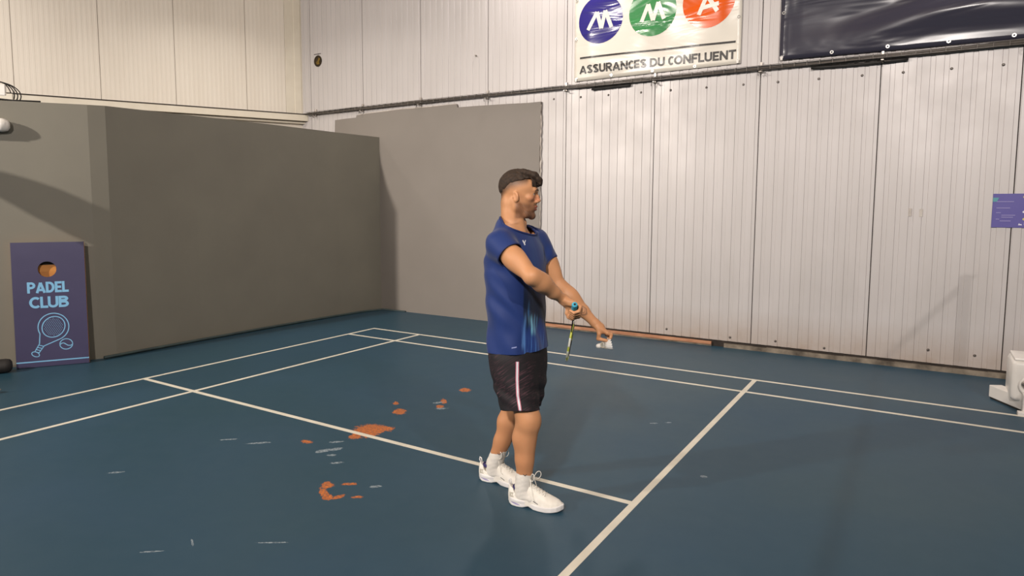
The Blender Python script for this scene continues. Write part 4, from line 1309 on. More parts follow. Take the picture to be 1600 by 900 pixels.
# hair: dense top with a short fringe, sides faded into the skin
def build_hair():
    Fh = Field(hd(-.02, 0, .06) - .16, hd(-.02, 0, .06) + .19, .0026)
    Fh.ell(hd(-.010, 0, .038), (.099, .0765, .092), HAX, .01)
    Fh.ell(hd(.030, 0, .052), (.076, .070, .070), HAX, .02)
    for i in range(9):
        l = -.050 + .0125 * i
        rs = np.random.RandomState(i)
        Fh.chain([hd(.02, l, .112), hd(.078, l * 1.0 - .003, .100), hd(.104, l * .95 - .006, .078), hd(.110 + rs.uniform(-.004, .006), l * .9 - .010, .052 + rs.uniform(-.006, .008))], [.016, .015, .011, .005], .010)
    # lower limit of the hair, rising from the nape towards the temple
    sl, X, Y, Z = Fh.region(Fh.lo, Fh.lo + Fh.h * (Fh.n - 1), 0)
    px, py, pz = X - H0[0], Y - H0[1], Z - H0[2]
    f = px * ff[0] + py * ff[1] + pz * ff[2]; l = px * fl[0] + py * fl[1] + pz * fl[2]; u = px * fu[0] + py * fu[1] + pz * fu[2]
    lim = np.interp(f, HL_F, HL_U).astype(np.float32)
    lim = lim + np.float32(.0015) * np.sin(f * 160 + l * 40)
    face = np.interp(f, [.0, .06, .07, .125], [-9, -9, .040, .046]).astype(np.float32)
    Fh.F[sl] = Fh.smax(Fh.F[sl], np.maximum(lim - u, face - u) * .8, .006)
    # hollow under the fringe so that it stands off the forehead
    Fh.F[sl] += (.0058 * (1 - np.clip((u - lim) / .034, 0, 1)) ** 1.5 * (f < .062)).astype(np.float32)
    st = .0013 * np.sin(l * 330 + f * 60 + u * 60 + 2 * np.sin(f * 50)) + .0009 * np.sin(l * 610 - f * 110 + u * 200 + 2 * np.sin(f * 90))
    Fh.F[sl] += st.astype(np.float32)
    V, Q = Fh.mesh(1)
    return biggest(V, Q)
hv, hq = build_hair()
np_obj('hair', hv, hq, M['hair'], PER)
# ------------------------------------------------------------------ clothes
def decal(name, tree, polys, mat, parent, lift=.002, label=None, dirn=None):
    """flat print laid on a cloth surface; polys given as strips of (r, z) pairs seen from the player's right side"""
    dv = Vector((-.5428, .8398, 0)) if dirn is None else Vector(dirn)
    bm = bmesh.new()
    def pt(r, z):
        o = Vector((.8398 * r, .5428 * r, z)) - dv
        hit = tree.ray_cast(o, dv)
        if hit[0] is None: return None
        return hit[0] - dv * lift
    for strip in polys:
        prev = None
        for (a, b) in strip:
            va, vb = pt(*a), pt(*b)
            if va is None or vb is None: prev = None; continue
            cur = (bm.verts.new(va), bm.verts.new(vb))
            if prev: bm.faces.new((prev[0], cur[0], cur[1], prev[1]))
            prev = cur
    o = obj(name, bm, mat, parent, True)
    if label: o['label'] = label
    return o
def band(p0, p1, wd, n=10):
    (r0, z0), (r1, z1) = p0, p1
    d = Vector((r1 - r0, z1 - z0)).normalized(); nx, nz = -d.y * wd / 2, d.x * wd / 2
    return [((r0 + (r1 - r0) * t / n - nx, z0 + (z1 - z0) * t / n - nz), (r0 + (r1 - r0) * t / n + nx, z0 + (z1 - z0) * t / n + nz)) for t in range(n + 1)]

def cut_mesh(V, Q, cuts):
    """cuts: (point, outward normal, centre, radius): clean open hems"""
    bm = bmesh.new()
    bv = [bm.verts.new(v) for v in V]
    for f in Q:
        try: bm.faces.new([bv[i] for i in f])
        except ValueError: pass
    for p, nr, c, rad in cuts:
        c = Vector(c)
        if rad is None: gf = list(bm.faces)
        else: gf = [f for f in bm.faces if (f.calc_center_median() - c).length < rad]
        geom = list({v for f in gf for v in f.verts}) + list({e for f in gf for e in f.edges}) + gf
        bmesh.ops.bisect_plane(bm, geom=geom, dist=1e-5, plane_co=Vector(p), plane_no=Vector(nr), clear_outer=True)
    # keep the largest piece
    seen = set(); best = []
    for f in bm.faces:
        if f in seen: continue
        st, comp = [f], []
        seen.add(f)
        while st:
            g_ = st.pop(); comp.append(g_)
            for e in g_.edges:
                for k in e.link_faces:
                    if k not in seen: seen.add(k); st.append(k)
        if len(comp) > len(best): best = comp
    bs = set(best)
    bmesh.ops.delete(bm, geom=[f for f in bm.faces if f not in bs], context='FACES')
    bmesh.ops.delete(bm, geom=[v for v in bm.verts if not v.link_faces], context='VERTS')
    ring = {}
    for e in bm.edges:
        if len(e.link_faces) == 1:
            a, b = e.verts
            ring.setdefault(a, []).append(b); ring.setdefault(b, []).append(a)
    for _ in range(12):
        new = {v: v.co * .5 + sum((n.co for n in ns), Vector()) / len(ns) * .5 for v, ns in ring.items()}
        for v, q in new.items(): v.co = q
    return bm

# ---- T-shirt
def build_shirt():
    F = Field((-.26, -.36, .76), (.30, .36, 1.58), .0046)
    F.stack([(.79, -.008, .0, .137, .196), (.86, -.010, .0, .136, .194), (.95, -.014, 0, .133, .190), (1.08, -.020, 0, .137, .193), (1.20, -.024, 0, .143, .198),
             (1.30, -.027, 0, .143, .196), (1.37, -.030, 0, .126, .186), (1.43, -.034, 0, .096, .150), (1.475, -.032, -.004, .076, .100), (1.56, -.022, -.008, .060, .070)], .03, 2.25)
    hems = []
    for sh, el, kk in ((shR, elR, .58), (shL, elL, .60)):
        u = el - sh
        sg = 1 if sh[1] > 0 else -1
        F.cone(A(-.044, sg * .055, 1.458), sh + A(-.006, -sg * .018, -.006), .062, .066, .04)
        n_ = u / np.linalg.norm(u) + (A(0, 0, -.10) if kk < .59 else A(0, 0, 0)); n_ /= np.linalg.norm(n_)
        hc0 = sh + u * (.315 if kk < .59 else .45)
        hems.append((hc0, n_))
        a0, b0 = sh, sh + u * (kk + .15)
        sl, X, Y, Z = F.region(np.minimum(a0, b0) - .09, np.maximum(a0, b0) + .09, .05)
        ab = b0 - a0; t = np.clip(((X - a0[0]) * ab[0] + (Y - a0[1]) * ab[1] + (Z - a0[2]) * ab[2]) / (ab @ ab), 0, 1)
        d = np.sqrt((X - a0[0] - t * ab[0]) ** 2 + (Y - a0[1] - t * ab[1]) ** 2 + (Z - a0[2] - t * ab[2]) ** 2) - (.070 - .004 * t)
        d = np.maximum(d, (X - hc0[0]) * n_[0] + (Y - hc0[1]) * n_[1] + (Z - hc0[2]) * n_[2])
        F.put(sl, d.astype(np.float32), .03)
    def folds(X, Y, Z):
        th = np.arctan2(Y, X + .02)
        low = np.clip((1.25 - Z) / .4, 0, 1)
        d = .0042 * low * np.sin(th * 7 + 3.0 * np.sin(Z * 7) + 1.0)
        d = d + .0030 * np.sin(Z * 46 + th * 6 + 2.2 * np.sin(th * 3 + Z * 9)) * np.exp(-((Z - 1.02) / .16) ** 2) * np.clip(.5 - .5 * np.sin(th + .3), 0, 1)
        d = d + .0036 * np.sin((Z - np.abs(Y) * 1.1) * 62 + X * 24) * np.exp(-((Z - 1.30) / .07) ** 2) * np.exp(-((np.abs(Y) - .16) / .07) ** 2)
        d = d + .0020 * np.sin((X * 1.2 + Y * .8 + Z * .6) * 31 + 2 * np.sin(Z * 17))
        return d.astype(np.float32)
    F.displace(folds)
    cp, cn = A(-.010, -.018, 1.4865), A(.44, .10, .90); cn /= np.linalg.norm(cn)
    F.cut(cp, cn, (-.20, -.14, 1.38), (.16, .13, 1.60))
    V, Q = F.mesh(2)
    # open the flat caps left at cuffs and neckline
    C_ = V[Q].mean(1)
    N_ = np.cross(V[Q[:, 2]] - V[Q[:, 0]], V[Q[:, 3]] - V[Q[:, 1]]); N_ /= np.maximum(np.linalg.norm(N_, axis=1), 1e-12)[:, None]
    keep = np.ones(len(Q), bool)
    for hp, hn, rad in [(h0, h1, .085) for h0, h1 in hems] + [(cp, cn, .13)]:
        off = (C_ - hp) @ hn; dist = np.linalg.norm(C_ - hp - off[:, None] * hn, axis=1)
        keep &= ~((np.abs(off) < .014) & (dist < rad) & (N_ @ hn > .66))
    Q = Q[keep]
    return cut_mesh(V, Q, [((0, 0, .822), (.03, 0, -1), (0, 0, 0), None)])
sb = build_shirt()
me = bpy.data.meshes.new('shirt'); sb.to_mesh(me); sb.free()
me.polygons.foreach_set('use_smooth', [True] * len(me.polygons))
SV = np.zeros(len(me.vertices) * 3, np.float32); me.vertices.foreach_get('co', SV); SV = SV.reshape(-1, 3).astype(float)
th = np.degrees(np.arctan2(SV[:, 1], SV[:, 0] + .016)); zz = SV[:, 2]
armless = (np.abs(SV[:, 1]) < .205)
c = np.repeat(lin(30, 52, 110)[None], len(SV), 0)
def pshirt(mask, colr):
    global c
    mask = np.clip(mask, 0, 1)[:, None]
    c = c * (1 - mask) + colr * mask
n1 = vnoise(np.stack([th * .06, zz * 2.2, zz * 0], 1), 5, 11); n2 = vnoise(np.stack([th * .16, zz * 5, zz * 0], 1), 4, 12); n3 = vnoise(np.stack([th * .3, zz * 9, zz * 0], 1), 4, 13)
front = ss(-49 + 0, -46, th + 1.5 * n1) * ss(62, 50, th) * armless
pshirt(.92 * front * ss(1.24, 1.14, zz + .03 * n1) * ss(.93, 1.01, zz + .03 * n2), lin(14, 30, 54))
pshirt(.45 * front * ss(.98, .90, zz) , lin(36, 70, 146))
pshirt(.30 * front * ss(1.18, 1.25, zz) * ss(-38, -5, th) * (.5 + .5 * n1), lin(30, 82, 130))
edge = ss(6, 2.0, np.abs(th + 45.5 + 2.5 * n2 - 10 * (zz - .92))) * ss(.83, .88, zz) * ss(1.05, .99, zz)
pshirt(.85 * edge * (.55 + .45 * n3) * armless, lin(104, 156, 220))
fl1 = ss(13, 4, np.abs(th + 24 + 26 * (zz - .95) + 4 * n2)) * ss(.90, .95, zz) * ss(1.035, .985, zz)
pshirt(.95 * fl1 * np.clip(.5 + .9 * n3, 0, 1) * armless, lin(130, 204, 236))
fl2 = ss(9, 3, np.abs(th + 6 + 40 * (zz - .95) + 4 * n1)) * ss(.92, .96, zz) * ss(1.03, .99, zz)
pshirt(.75 * fl2 * np.clip(.3 + .9 * n3, 0, 1) * armless, lin(92, 160, 210))
fl3 = ss(5, 1, np.abs(th + 30 - 60 * (zz - 1.08) + 5 * n2)) * ss(1.00, 1.03, zz) * ss(1.14, 1.08, zz)
pshirt(.5 * fl3 * np.clip(.3 + .7 * n3, 0, 1) * armless, lin(70, 130, 190))
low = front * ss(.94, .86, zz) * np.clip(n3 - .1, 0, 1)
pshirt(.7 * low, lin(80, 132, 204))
a = me.color_attributes.new('tone', 'FLOAT_COLOR', 'POINT')
a.data.foreach_set('color', np.concatenate([c, np.ones((len(c), 1))], 1).astype(np.float32).ravel())
tm = Mat('shirt_jersey', srgb(32, 54, 116), .62, 0, .3)
at = tm.n('ShaderNodeVertexColor'); at.layer_name = 'tone'
tm.l(at.outputs[0], tm.b.inputs['Base Color'])
tm.b.inputs['Sheen Weight'].default_value = .12
tm.bump(tm.noise(420, 2), .08, .001)
M['shirt'] = tm.m
shirt = obj_from_mesh('shirt', me, M['shirt'], PER)
md = shirt.modifiers.new('cloth', 'SOLIDIFY'); md.thickness = .0035; md.offset = -1
stree = BVHTree.FromPolygons([tuple(v) for v in SV], [tuple(p.vertices) for p in me.polygons])
M['logo_white'] = mottled('white_print', srgb(226, 228, 234), srgb(214, 216, 224), 30, .5)
M['logo_dim'] = mottled('pale_blue_print', srgb(150, 160, 205), srgb(130, 142, 196), 30, .5)
r0, z0 = .019, 1.396
decal('chest_logo', stree, [band((r0 - .008, z0 + .012), (r0 + .004, z0 - .012), .006, 5), band((r0 + .007, z0 + .012), (r0 + .001, z0 - .004), .0045, 4)], M['logo_white'], shirt, .0015, 'small white check-shaped chest logo')
decal('hem_print', stree, [band((-.046, .862), (-.020, .866), .006, 4)], M['logo_dim'], shirt, .0015)
# collar and cuffs: a rib sewn along each open edge
M['collar'] = mottled('navy_collar_rib', srgb(30, 48, 104), srgb(26, 42, 92), 60, .7)
bm = bmesh.new(); bm.from_mesh(me)
nb = {}
for e in bm.edges:
    if len(e.link_faces) == 1:
        a_, b_ = e.verts; nb.setdefault(a_.index, []).append(b_.index); nb.setdefault(b_.index, []).append(a_.index)
loops = []; done = set()
for s0 in nb:
    if s0 in done: continue
    lp_ = [s0]; done.add(s0); cur = s0
    while True:
        nx_ = [k for k in nb[cur] if k not in done]
        if not nx_: break
        cur = nx_[0]; done.add(cur); lp_.append(cur)
    if len(lp_) > 30: loops.append([bm.verts[i].co.copy() for i in lp_] if False else lp_)
bm.verts.ensure_lookup_table()
loops = [[bm.verts[i].co.copy() for i in l_] for l_ in loops]
bm.free()
loops.sort(key=lambda l_: -sum(v.z for v in l_) / len(l_))
for i, l_ in enumerate(loops[:3]):
    l_ = l_[::3]
    for _ in range(3): l_ = [l_[k] * .5 + (l_[k - 1] + l_[(k + 1) % len(l_)]) * .25 for k in range(len(l_))]
    bm = bmesh.new(); add_tube(bm, l_, .0062 if i == 0 else .0036, 6, closed=True)
    obj('collar' if i == 0 else 'cuff', bm, M['collar'] if i == 0 else M['collar'], shirt, True)

# ---- shorts
def build_shorts():
    F = Field((-.26, -.30, .38), (.26, .30, .92), .005)
    F.stack([(.50, .015, .010, .085, .135), (.60, .008, .006, .118, .166), (.70, -.002, .003, .132, .184), (.80, -.008, 0, .134, .188), (.90, -.010, 0, .118, .170)], .035, 2.3)
    F.cone(hipR + A(.006, .004, -.03), A(.100, -.092, .42), .098, .096, .04)
    F.cone(hipL + A(.0, -.004, -.03), A(-.070, .108, .40), .098, .098, .04)
    def folds(X, Y, Z):
        th = np.arctan2(Y, X)
        low = np.clip((.80 - Z) / .3, 0, 1)
        d = .0035 * low * np.sin(th * 9 + 2.4 * np.sin(Z * 11)) + .003 * np.sin((X + Y * .7 + Z * 1.4) * 33 + 2 * np.sin(Z * 21))
        return d.astype(np.float32)
    F.displace(folds)
    V, Q = F.mesh(2)
    return cut_mesh(V, Q, [((0, 0, .487), (.15, -.20, -1), (0, 0, 0), None), ((0, 0, .88), (0, 0, 1), (0, 0, 0), None)])
sb = build_shorts()
me = bpy.data.meshes.new('shorts'); sb.to_mesh(me); sb.free()
me.polygons.foreach_set('use_smooth', [True] * len(me.polygons))
km = Mat('shorts_print', srgb(38, 34, 38), .7, 0, .3)
# fine slanted streaks: build a slanted coordinate frame and stretch the noise along it
mp = km.n('ShaderNodeMapping', vector_type='POINT'); mp.inputs['Rotation'].default_value = (0, math.radians(38), math.radians(-33))
km.l(km.tc(), mp.inputs['Vector'])
mp2 = km.n('ShaderNodeMapping'); mp2.inputs['Scale'].default_value = (4, 30, 190); km.l(mp.outputs[0], mp2.inputs['Vector'])
st1 = km.noise(1.0, 2, .6, mp2.outputs[0])
st2 = km.noise(5.0, 2)
cc_ = km.ramp(st1, [(.50, srgb(36, 33, 36)), (.66, srgb(86, 58, 66)), (.80, srgb(128, 104, 110))])
km.col(km.mix(km.ramp(st2, [(.42, (0, 0, 0, 1)), (.62, (1, 1, 1, 1))]), srgb(36, 33, 36), cc_))
km.bump(km.noise(500, 2), .06, .001)
M['shorts'] = km.m
shorts = obj_from_mesh('shorts', me, M['shorts'], PER)
md = shorts.modifiers.new('cloth', 'SOLIDIFY'); md.thickness = .003; md.offset = -1
ktree = BVHTree.FromPolygons([tuple(v.co) for v in me.vertices], [tuple(p.vertices) for p in me.polygons])
M['pink'] = mottled('pink_piping', srgb(206, 120, 140), srgb(196, 110, 130), 30, .6)
stripe_path = [(-.016, .790), (-.017, .70), (-.014, .62), (-.004, .56), (.004, .512)]
def pathband(path, wd, off=0.0):
    L = []
    for i, (r, z) in enumerate(path):
        a_, b_ = path[max(i - 1, 0)], path[min(i + 1, len(path) - 1)]
        d = Vector((b_[0] - a_[0], b_[1] - a_[1])).normalized(); n_ = Vector((-d.y, d.x))
        L.append(((r + n_.x * (off - wd / 2), z + n_.y * (off - wd / 2)), (r + n_.x * (off + wd / 2), z + n_.y * (off + wd / 2))))
    out_ = []
    for (a0, b0), (a1, b1) in zip(L[:-1], L[1:]):
        for t in range(8):
            t /= 8
            out_.append((tuple(a0[k] + (a1[k] - a0[k]) * t for k in (0, 1)), tuple(b0[k] + (b1[k] - b0[k]) * t for k in (0, 1))))
    out_.append(L[-1])
    return out_
s1 = decal('side_stripe', ktree, [pathband(stripe_path, .017)], M['pink'], shorts, .0015, 'pink and white side stripe')
decal('white_stripe', ktree, [pathband(stripe_path, .009)], M['logo_white'], s1, .0025)

# ---- socks and shoes
M['sock'] = mottled('white_sock_knit', srgb(226, 221, 213), srgb(218, 212, 203), 90, .85, 3, .05)
M['shoe'] = mottled('white_shoe_upper', srgb(236, 231, 222), srgb(226, 220, 208), 30, .55, 4, .05)
M['shoe_mesh'] = mottled('shoe_mesh_panel', srgb(196, 190, 176), srgb(170, 164, 150), 160, .7, 2, .1)
M['sole'] = mottled('white_shoe_sole', srgb(232, 230, 228), srgb(220, 216, 214), 12, .4)
M['sole_violet'] = mottled('pale_violet_insert', srgb(160, 150, 186), srgb(140, 132, 170), 12, .4)
M['lining'] = mottled('navy_shoe_lining', srgb(60, 52, 104), srgb(46, 40, 86), 60, .8)
M['lace'] = mottled('white_lace', srgb(234, 230, 222), srgb(222, 218, 208), 80, .8)
M['mark_dark'] = mottled('dark_print', srgb(64, 60, 64), srgb(54, 50, 54), 40, .6)
XW = [0, .008, .025, .06, .10, .14, .18, .215, .25, .275, .292, .300]
WW = [.008, .023, .034, .040, .038, .041, .049, .053, .049, .038, .021, .006]
TOP = [(-.01, .104), (.0, .106), (.03, .092), (.055, .090), (.085, .118), (.105, .128), (.125, .120), (.16, .102), (.20, .083), (.24, .068), (.27, .057), (.292, .044), (.31, .02)]
def build_shoe(side):
    F = Field((-.02, -.07, -.01), (.32, .07, .18), .003)
    sl, X, Y, Z = F.region(F.lo, F.lo + F.h * (F.n - 1), 0)
    w_ = np.interp(X[:, 0, 0], XW, WW).astype(np.float32)[:, None, None] - .003
    cc2 = np.interp(X[:, 0, 0], [0, .1, .2, .3], [0, -.002 * side, .004 * side, .012 * side]).astype(np.float32)[:, None, None]
    zt = np.interp(X[:, 0, 0], [t[0] for t in TOP], [t[1] for t in TOP]).astype(np.float32)[:, None, None]
    b = .012
    lean = (1 - np.clip((X - .0) / .06, 0, 1)) * .0
    q = (np.abs((Y - cc2) / np.maximum(w_, .004)) ** 2.6 + np.abs((Z - b) / (zt - b)) ** 2.4) ** (1 / 2.5)
    d = (q - 1) * np.minimum(w_, zt - b)
    ends = np.maximum(-X + .003 + .10 * np.maximum(0, .05 - Z) * 0, X - .298)
    d = np.maximum(np.maximum(d, b - Z), ends)
    F.F[sl] = np.minimum(F.F[sl], d)
    F.ell((.012, 0, .05), (.014, .027, .045), None, .02)                       # heel counter
    F.cone((.064, 0, .080), (.072, 0, .18), .036, .043, .006, True)            # collar opening
    F.ell((.047, 0, .112), (.045, .028, .030), None, .006, True)
    F.cone((.10, -.012, .110), (.113, -.010, .142), .008, .006, .012); F.cone((.10, .012, .110), (.113, .010, .142), .008, .006, .012)   # tongue
    V, Q = F.mesh(2)
    V, Q = biggest(V, Q)
    # sole
    G = Field((-.03, -.08, -.01), (.33, .08, .07), .003)
    sl, X, Y, Z = G.region(G.lo, G.lo + G.h * (G.n - 1), 0)
    w2 = np.interp(X[:, 0, 0], XW, WW).astype(np.float32)[:, None, None] + .0025
    w2 = w2 - .007 * np.exp(-((X - .118) / .030) ** 2)
    zt2 = np.interp(X[:, 0, 0], [-.02, .0, .05, .10, .125, .16, .22, .27, .32], [.052, .048, .042, .040, .032, .030, .030, .034, .046]).astype(np.float32)[:, None, None]
    zb = np.interp(X[:, 0, 0], [-.02, .0, .03, .09, .12, .15, .23, .28, .31], [.018, .009, .0, .0, .009, .0, .0, .006, .016]).astype(np.float32)[:, None, None]
    groove = .003 * np.exp(-((Z - .020) / .004) ** 2) * np.exp(-((X - .055) / .035) ** 2)
    dy = np.abs(Y - cc2[:1] if False else Y - np.interp(X[:, 0, 0], [0, .1, .2, .3], [0, -.002 * side, .004 * side, .012 * side]).astype(np.float32)[:, None, None]) - w2 + groove
    dz = np.maximum(Z - zt2, zb - Z)
    r_ = .006
    d = np.sqrt(np.maximum(dy + r_, 0) ** 2 + np.maximum(dz + r_, 0) ** 2) + np.minimum(np.maximum(dy, dz) + r_, 0) - r_
    d = np.maximum(d, np.maximum(-X - .004, X - .302))
    G.F[sl] = np.minimum(G.F[sl], d)
    SVv, SQ = G.mesh(2)
    return (V, Q), biggest(SVv, SQ)
for nm, org, ang, side, ank, kn in (('right', (.000, -.092, 0), 8.0, 1, ankR, kneR), ('left', (-.306, .080, 0), 7.0, -1, ankL, kneL)):
    (uV, uQ), (sV, sQ) = build_shoe(side)
    a_ = math.radians(ang)
    ex_ = A(math.cos(a_), math.sin(a_), 0); ey_ = A(-math.sin(a_), math.cos(a_), 0); ez_ = A(0, 0, 1)
    T_ = lambda P_: np.array(org) + P_[:, :1] * ex_ + P_[:, 1:2] * ey_ + P_[:, 2:3] * ez_
    mt = frame(org, ex_, ey_, ez_)
    shoe = np_obj('shoe', T_(uV), uQ, M['shoe'], PER)
    so = np_obj('sole', T_(sV), sQ, M['sole'], shoe)
    tu = BVHTree.FromPolygons([tuple(v) for v in T_(uV)], [tuple(f) for f in uQ])
    ts = BVHTree.FromPolygons([tuple(v) for v in T_(sV)], [tuple(f) for f in sQ])
    def surf(x, y, up_=True, lift=.0015):
        o_ = mt @ Vector((x, y, .2)); h_ = tu.ray_cast(o_, Vector((0, 0, -1)))
        return (h_[0] + Vector((0, 0, lift))) if h_[0] is not None else mt @ Vector((x, y, .05))
    # mesh panel over the forefoot, laces over the tongue, bow
    bm = bmesh.new()
    for k in range(6):
        x = .118 + .0165 * k
        hw = .018 + .0006 * k
        for sgn in (1, -1):
            add_tube(bm, [surf(x + .007 * sgn * t, y, lift=.0030) for t, y in ((-1, -hw), (-.4, -hw * .4), (.4, hw * .4), (1, hw))], .0026, 6)
    bc = surf(.112, 0, lift=.008)
    for sgn in (-1, 1):
        pts = []
        for t in np.linspace(0, 1, 14):
            aa = math.pi * 2 * t
            loc_ = Vector((.020 + .028 * (1 - math.cos(aa)) * .5 + .004 * sgn, sgn * (.010 + .030 * math.sin(math.pi * t)) , .020 * math.sin(aa) + .012 * math.sin(math.pi * t) + (.014 if sgn < 0 else .004) * math.sin(math.pi * t)))
            pts.append(bc + mt.to_3x3() @ loc_)
        add_tube(bm, pts, .0022, 6)
        add_tube(bm, [bc, bc + mt.to_3x3() @ Vector((.015, sgn * .024, .004)), surf(.150, sgn * .036, lift=.004), surf(.165, sgn * .040, lift=.003)], .0020, 6)
    # upright loop pulled by the tongue
    pts = [bc + mt.to_3x3() @ Vector((.0 + .012 * math.sin(t * math.pi * 2) * .6, -.004, .036 * math.sin(t * math.pi) ** .7)) for t in np.linspace(.02, .98, 14)]
    add_tube(bm, pts, .0022, 6)
    obj('lace', bm, M['lace'], shoe, True)
    bm = bmesh.new()
    add_tube(bm, [mt @ Vector(p) for p in ((.006, 0, .092), (-.004, 0, .114), (-.001, 0, .128), (.007, 0, .124), (.012, 0, .100))], .0036, 6); obj('heel_loop', bm, M['sole'], shoe, True)
    bm = bmesh.new()
    add_lathe(bm, [(.0335, 0), (.0345, .014), (.0315, .020), (.030, .008)], 24, mt @ Matrix.Translation((.062, 0, .082)) @ Matrix.Diagonal((1.25, .86, 1, 1))); obj('collar_lining', bm, M['lining'], shoe, True)
    # printed mark and heel insert on the outer side towards the hall
    def sidept(tree_, x, z, lift=.001):
        o_ = mt @ Vector((x, -.2, z)); dd = mt.to_3x3() @ Vector((0, 1, 0))
        h_ = tree_.ray_cast(o_, dd)
        return h_[0] - dd * lift if h_[0] is not None else None
    def sidestrip(name, tree_, pts_, mat_, par_):
        bm = bmesh.new(); prev = None
        for x, z, w2_ in pts_:
            p1, p2 = sidept(tree_, x, z - w2_), sidept(tree_, x, z + w2_)
            if p1 is None or p2 is None: continue
            cur = (bm.verts.new(p1), bm.verts.new(p2))
            if prev: bm.faces.new((prev[0], cur[0], cur[1], prev[1]))
            prev = cur
        return obj(name, bm, mat_, par_, True)
    sidestrip('sole_insert', ts, [(.022 + .005 * k, .021 - .0006 * k, .0035 * math.sin(math.pi * (k + .4) / 12) + .0004) for k in range(12)], M['sole_violet'], shoe)
    sidestrip('printed_mark', tu, [(.150 + .004 * k, .047 - .0014 * k, .0018) for k in range(8)], M['mark_dark'], shoe)
    sidestrip('heel_overlay', tu, [(.012 + .008 * k, .058 - .001 * k, .014 - .0008 * abs(k - 3)) for k in range(8)], M['shoe_mesh'], shoe)
    # sock
    S_ = Field(ank + A(-.09, -.08, -.08), ank + A(.10, .08, .18), .0034)
    d = kn - ank
    top_ = ank + d * .34
    S_.chain([ank + A(-.006, 0, -.05), ank + A(.0, 0, .0), ank + d * .12, top_ + d * .1], [.042, .0425, .0405, .043], .02)
    S_.cone(ank + A(-.005, 0, -.04), ank + A(.05, 0, -.055), .038, .036, .02)
    S_.displace(lambda X, Y, Z: (.0004 * np.sin(Z * 260 + 3 * np.sin(np.arctan2(Y - ank[1], X - ank[0]) * 2))).astype(np.float32))
    V_, Q_ = S_.mesh(2)
    n_ = d / np.linalg.norm(d)
    sbm = cut_mesh(V_, Q_, [(ank + d * .27, n_, (0, 0, 0), None)])
    me = bpy.data.meshes.new('sock'); sbm.to_mesh(me); sbm.free()
    me.polygons.foreach_set('use_smooth', [True] * len(me.polygons))
    sock = obj_from_mesh('sock', me, M['sock'], PER)
    md = sock.modifiers.new('knit', 'SOLIDIFY'); md.thickness = .002; md.offset = -1
    tk = BVHTree.FromPolygons([tuple(v.co) for v in me.vertices], [tuple(p.vertices) for p in me.polygons])
    cz = ank + d * .205
    rr_ = cz[0] * .8398 + cz[1] * .5428
    decal('sock_logo', tk, [band((rr_ - .009, cz[2] + .004), (rr_ + .001, cz[2] - .005), .0035, 4), band((rr_ + .001, cz[2] - .005), (rr_ + .009, cz[2] + .004), .0035, 4)], M['mark_dark'], sock, .0012)
    sock['label'] = 'short white sock with a small dark chevron'

# ------------------------------------------------------------------ racket held in the right hand
M['teal_grip'] = mottled('teal_grip_tape', srgb(74, 172, 198), srgb(62, 160, 188), 60, .75, 3, .1)
M['lime'] = mottled('lime_lacquer', srgb(206, 212, 84), srgb(190, 200, 66), 20, .3)
M['white_lacquer'] = mottled('white_lacquer', srgb(232, 232, 220), srgb(222, 222, 208), 20, .3)
M['black_lacquer'] = mottled('black_lacquer', srgb(30, 30, 30), srgb(22, 22, 22), 20, .3)
rck = empty('badminton_racket', Vector((4.15, -3.3, 0)) + Vector(butt))
tag(rck, "lime and white badminton racket with a teal grip in the man's right hand", 'racket')
cpos = Vector((1.786, -3.023, 1.576))
axr = Vector(ra); vd = (Vector(butt) + axr * .53 - cpos).normalized()
nf = axr.cross(vd).normalized()
wv = nf.cross(axr).normalized()
rot = Matrix.Rotation(math.radians(4.0), 3, axr); nf = rot @ nf; wv = rot @ wv
mr = frame((0, 0, 0), wv, nf, axr)           # x: face width, y: face normal, z: along the racket
bm = bmesh.new()
add_lathe(bm, [(.0, .001), (.0132, .0), (.0152, .004), (.0150, .016), (.0132, .030), (.0128, .12), (.0120, .168), (.0095, .176), (.0, .176)], 8, mr)
gp = obj('grip', bm, M['teal_grip'], rck, True)
bm = bmesh.new(); add_lathe(bm, [(0, -.0012), (.0055, -.001), (.006, .001), (0, .002)], 12, mr); tag(obj('butt_cap', bm, M['black_lacquer'], rck), 'dark round butt end')
bm = bmesh.new()
for k in range(6):
    pts = [mr @ Vector(((.0140 - .0003 * k) * math.cos(t), (.0140 - .0003 * k) * math.sin(t), .03 + .023 * k + .023 * t / (2 * math.pi))) for t in np.linspace(0, 2 * math.pi, 17)]
    add_tube(bm, pts, .0008, 4)
obj('tape_edge', bm, M['teal_grip'], gp)
bm = bmesh.new(); add_lathe(bm, [(.0, .172), (.0098, .172), (.0085, .192), (.0048, .200), (.0, .2)], 12, mr); obj('cone_cap', bm, M['black_lacquer'], rck, True)
bm = bmesh.new(); add_tube(bm, [mr @ Vector((0, 0, z)) for z in (.195, .30, .398)], .0036, 8); obj('shaft', bm, M['black_lacquer'], rck, True)
bm = bmesh.new(); add_tube(bm, [mr @ Vector(p) for p in ((0, 0, .385), (0, 0, .408))], [.0042, .0065], 8)
add_tube(bm, [mr @ Vector(p) for p in ((-.034, 0, .424), (-.012, 0, .412), (0, 0, .407), (.012, 0, .412), (.034, 0, .424))], [.0052, .0058, .0062, .0058, .0052], 8); obj('throat', bm, M['black_lacquer'], rck, True)
hc_ = RL - .134
def fpt(t, k=1.0): return (.108 * k * math.sin(t), -math.cos(t) * .132 * k)
def frame_tube(name, t0, t1, mat, par, rad=.0062, k=1.0, n=40, closed=False):
    bm = bmesh.new()
    ts_ = np.linspace(t0, t1, n, endpoint=not closed)
    add_tube(bm, [mr @ Vector((fpt(t, k)[0], 0, hc_ + fpt(t, k)[1])) for t in ts_], rad, 8, closed=closed)
    return obj(name, bm, mat, par, True)
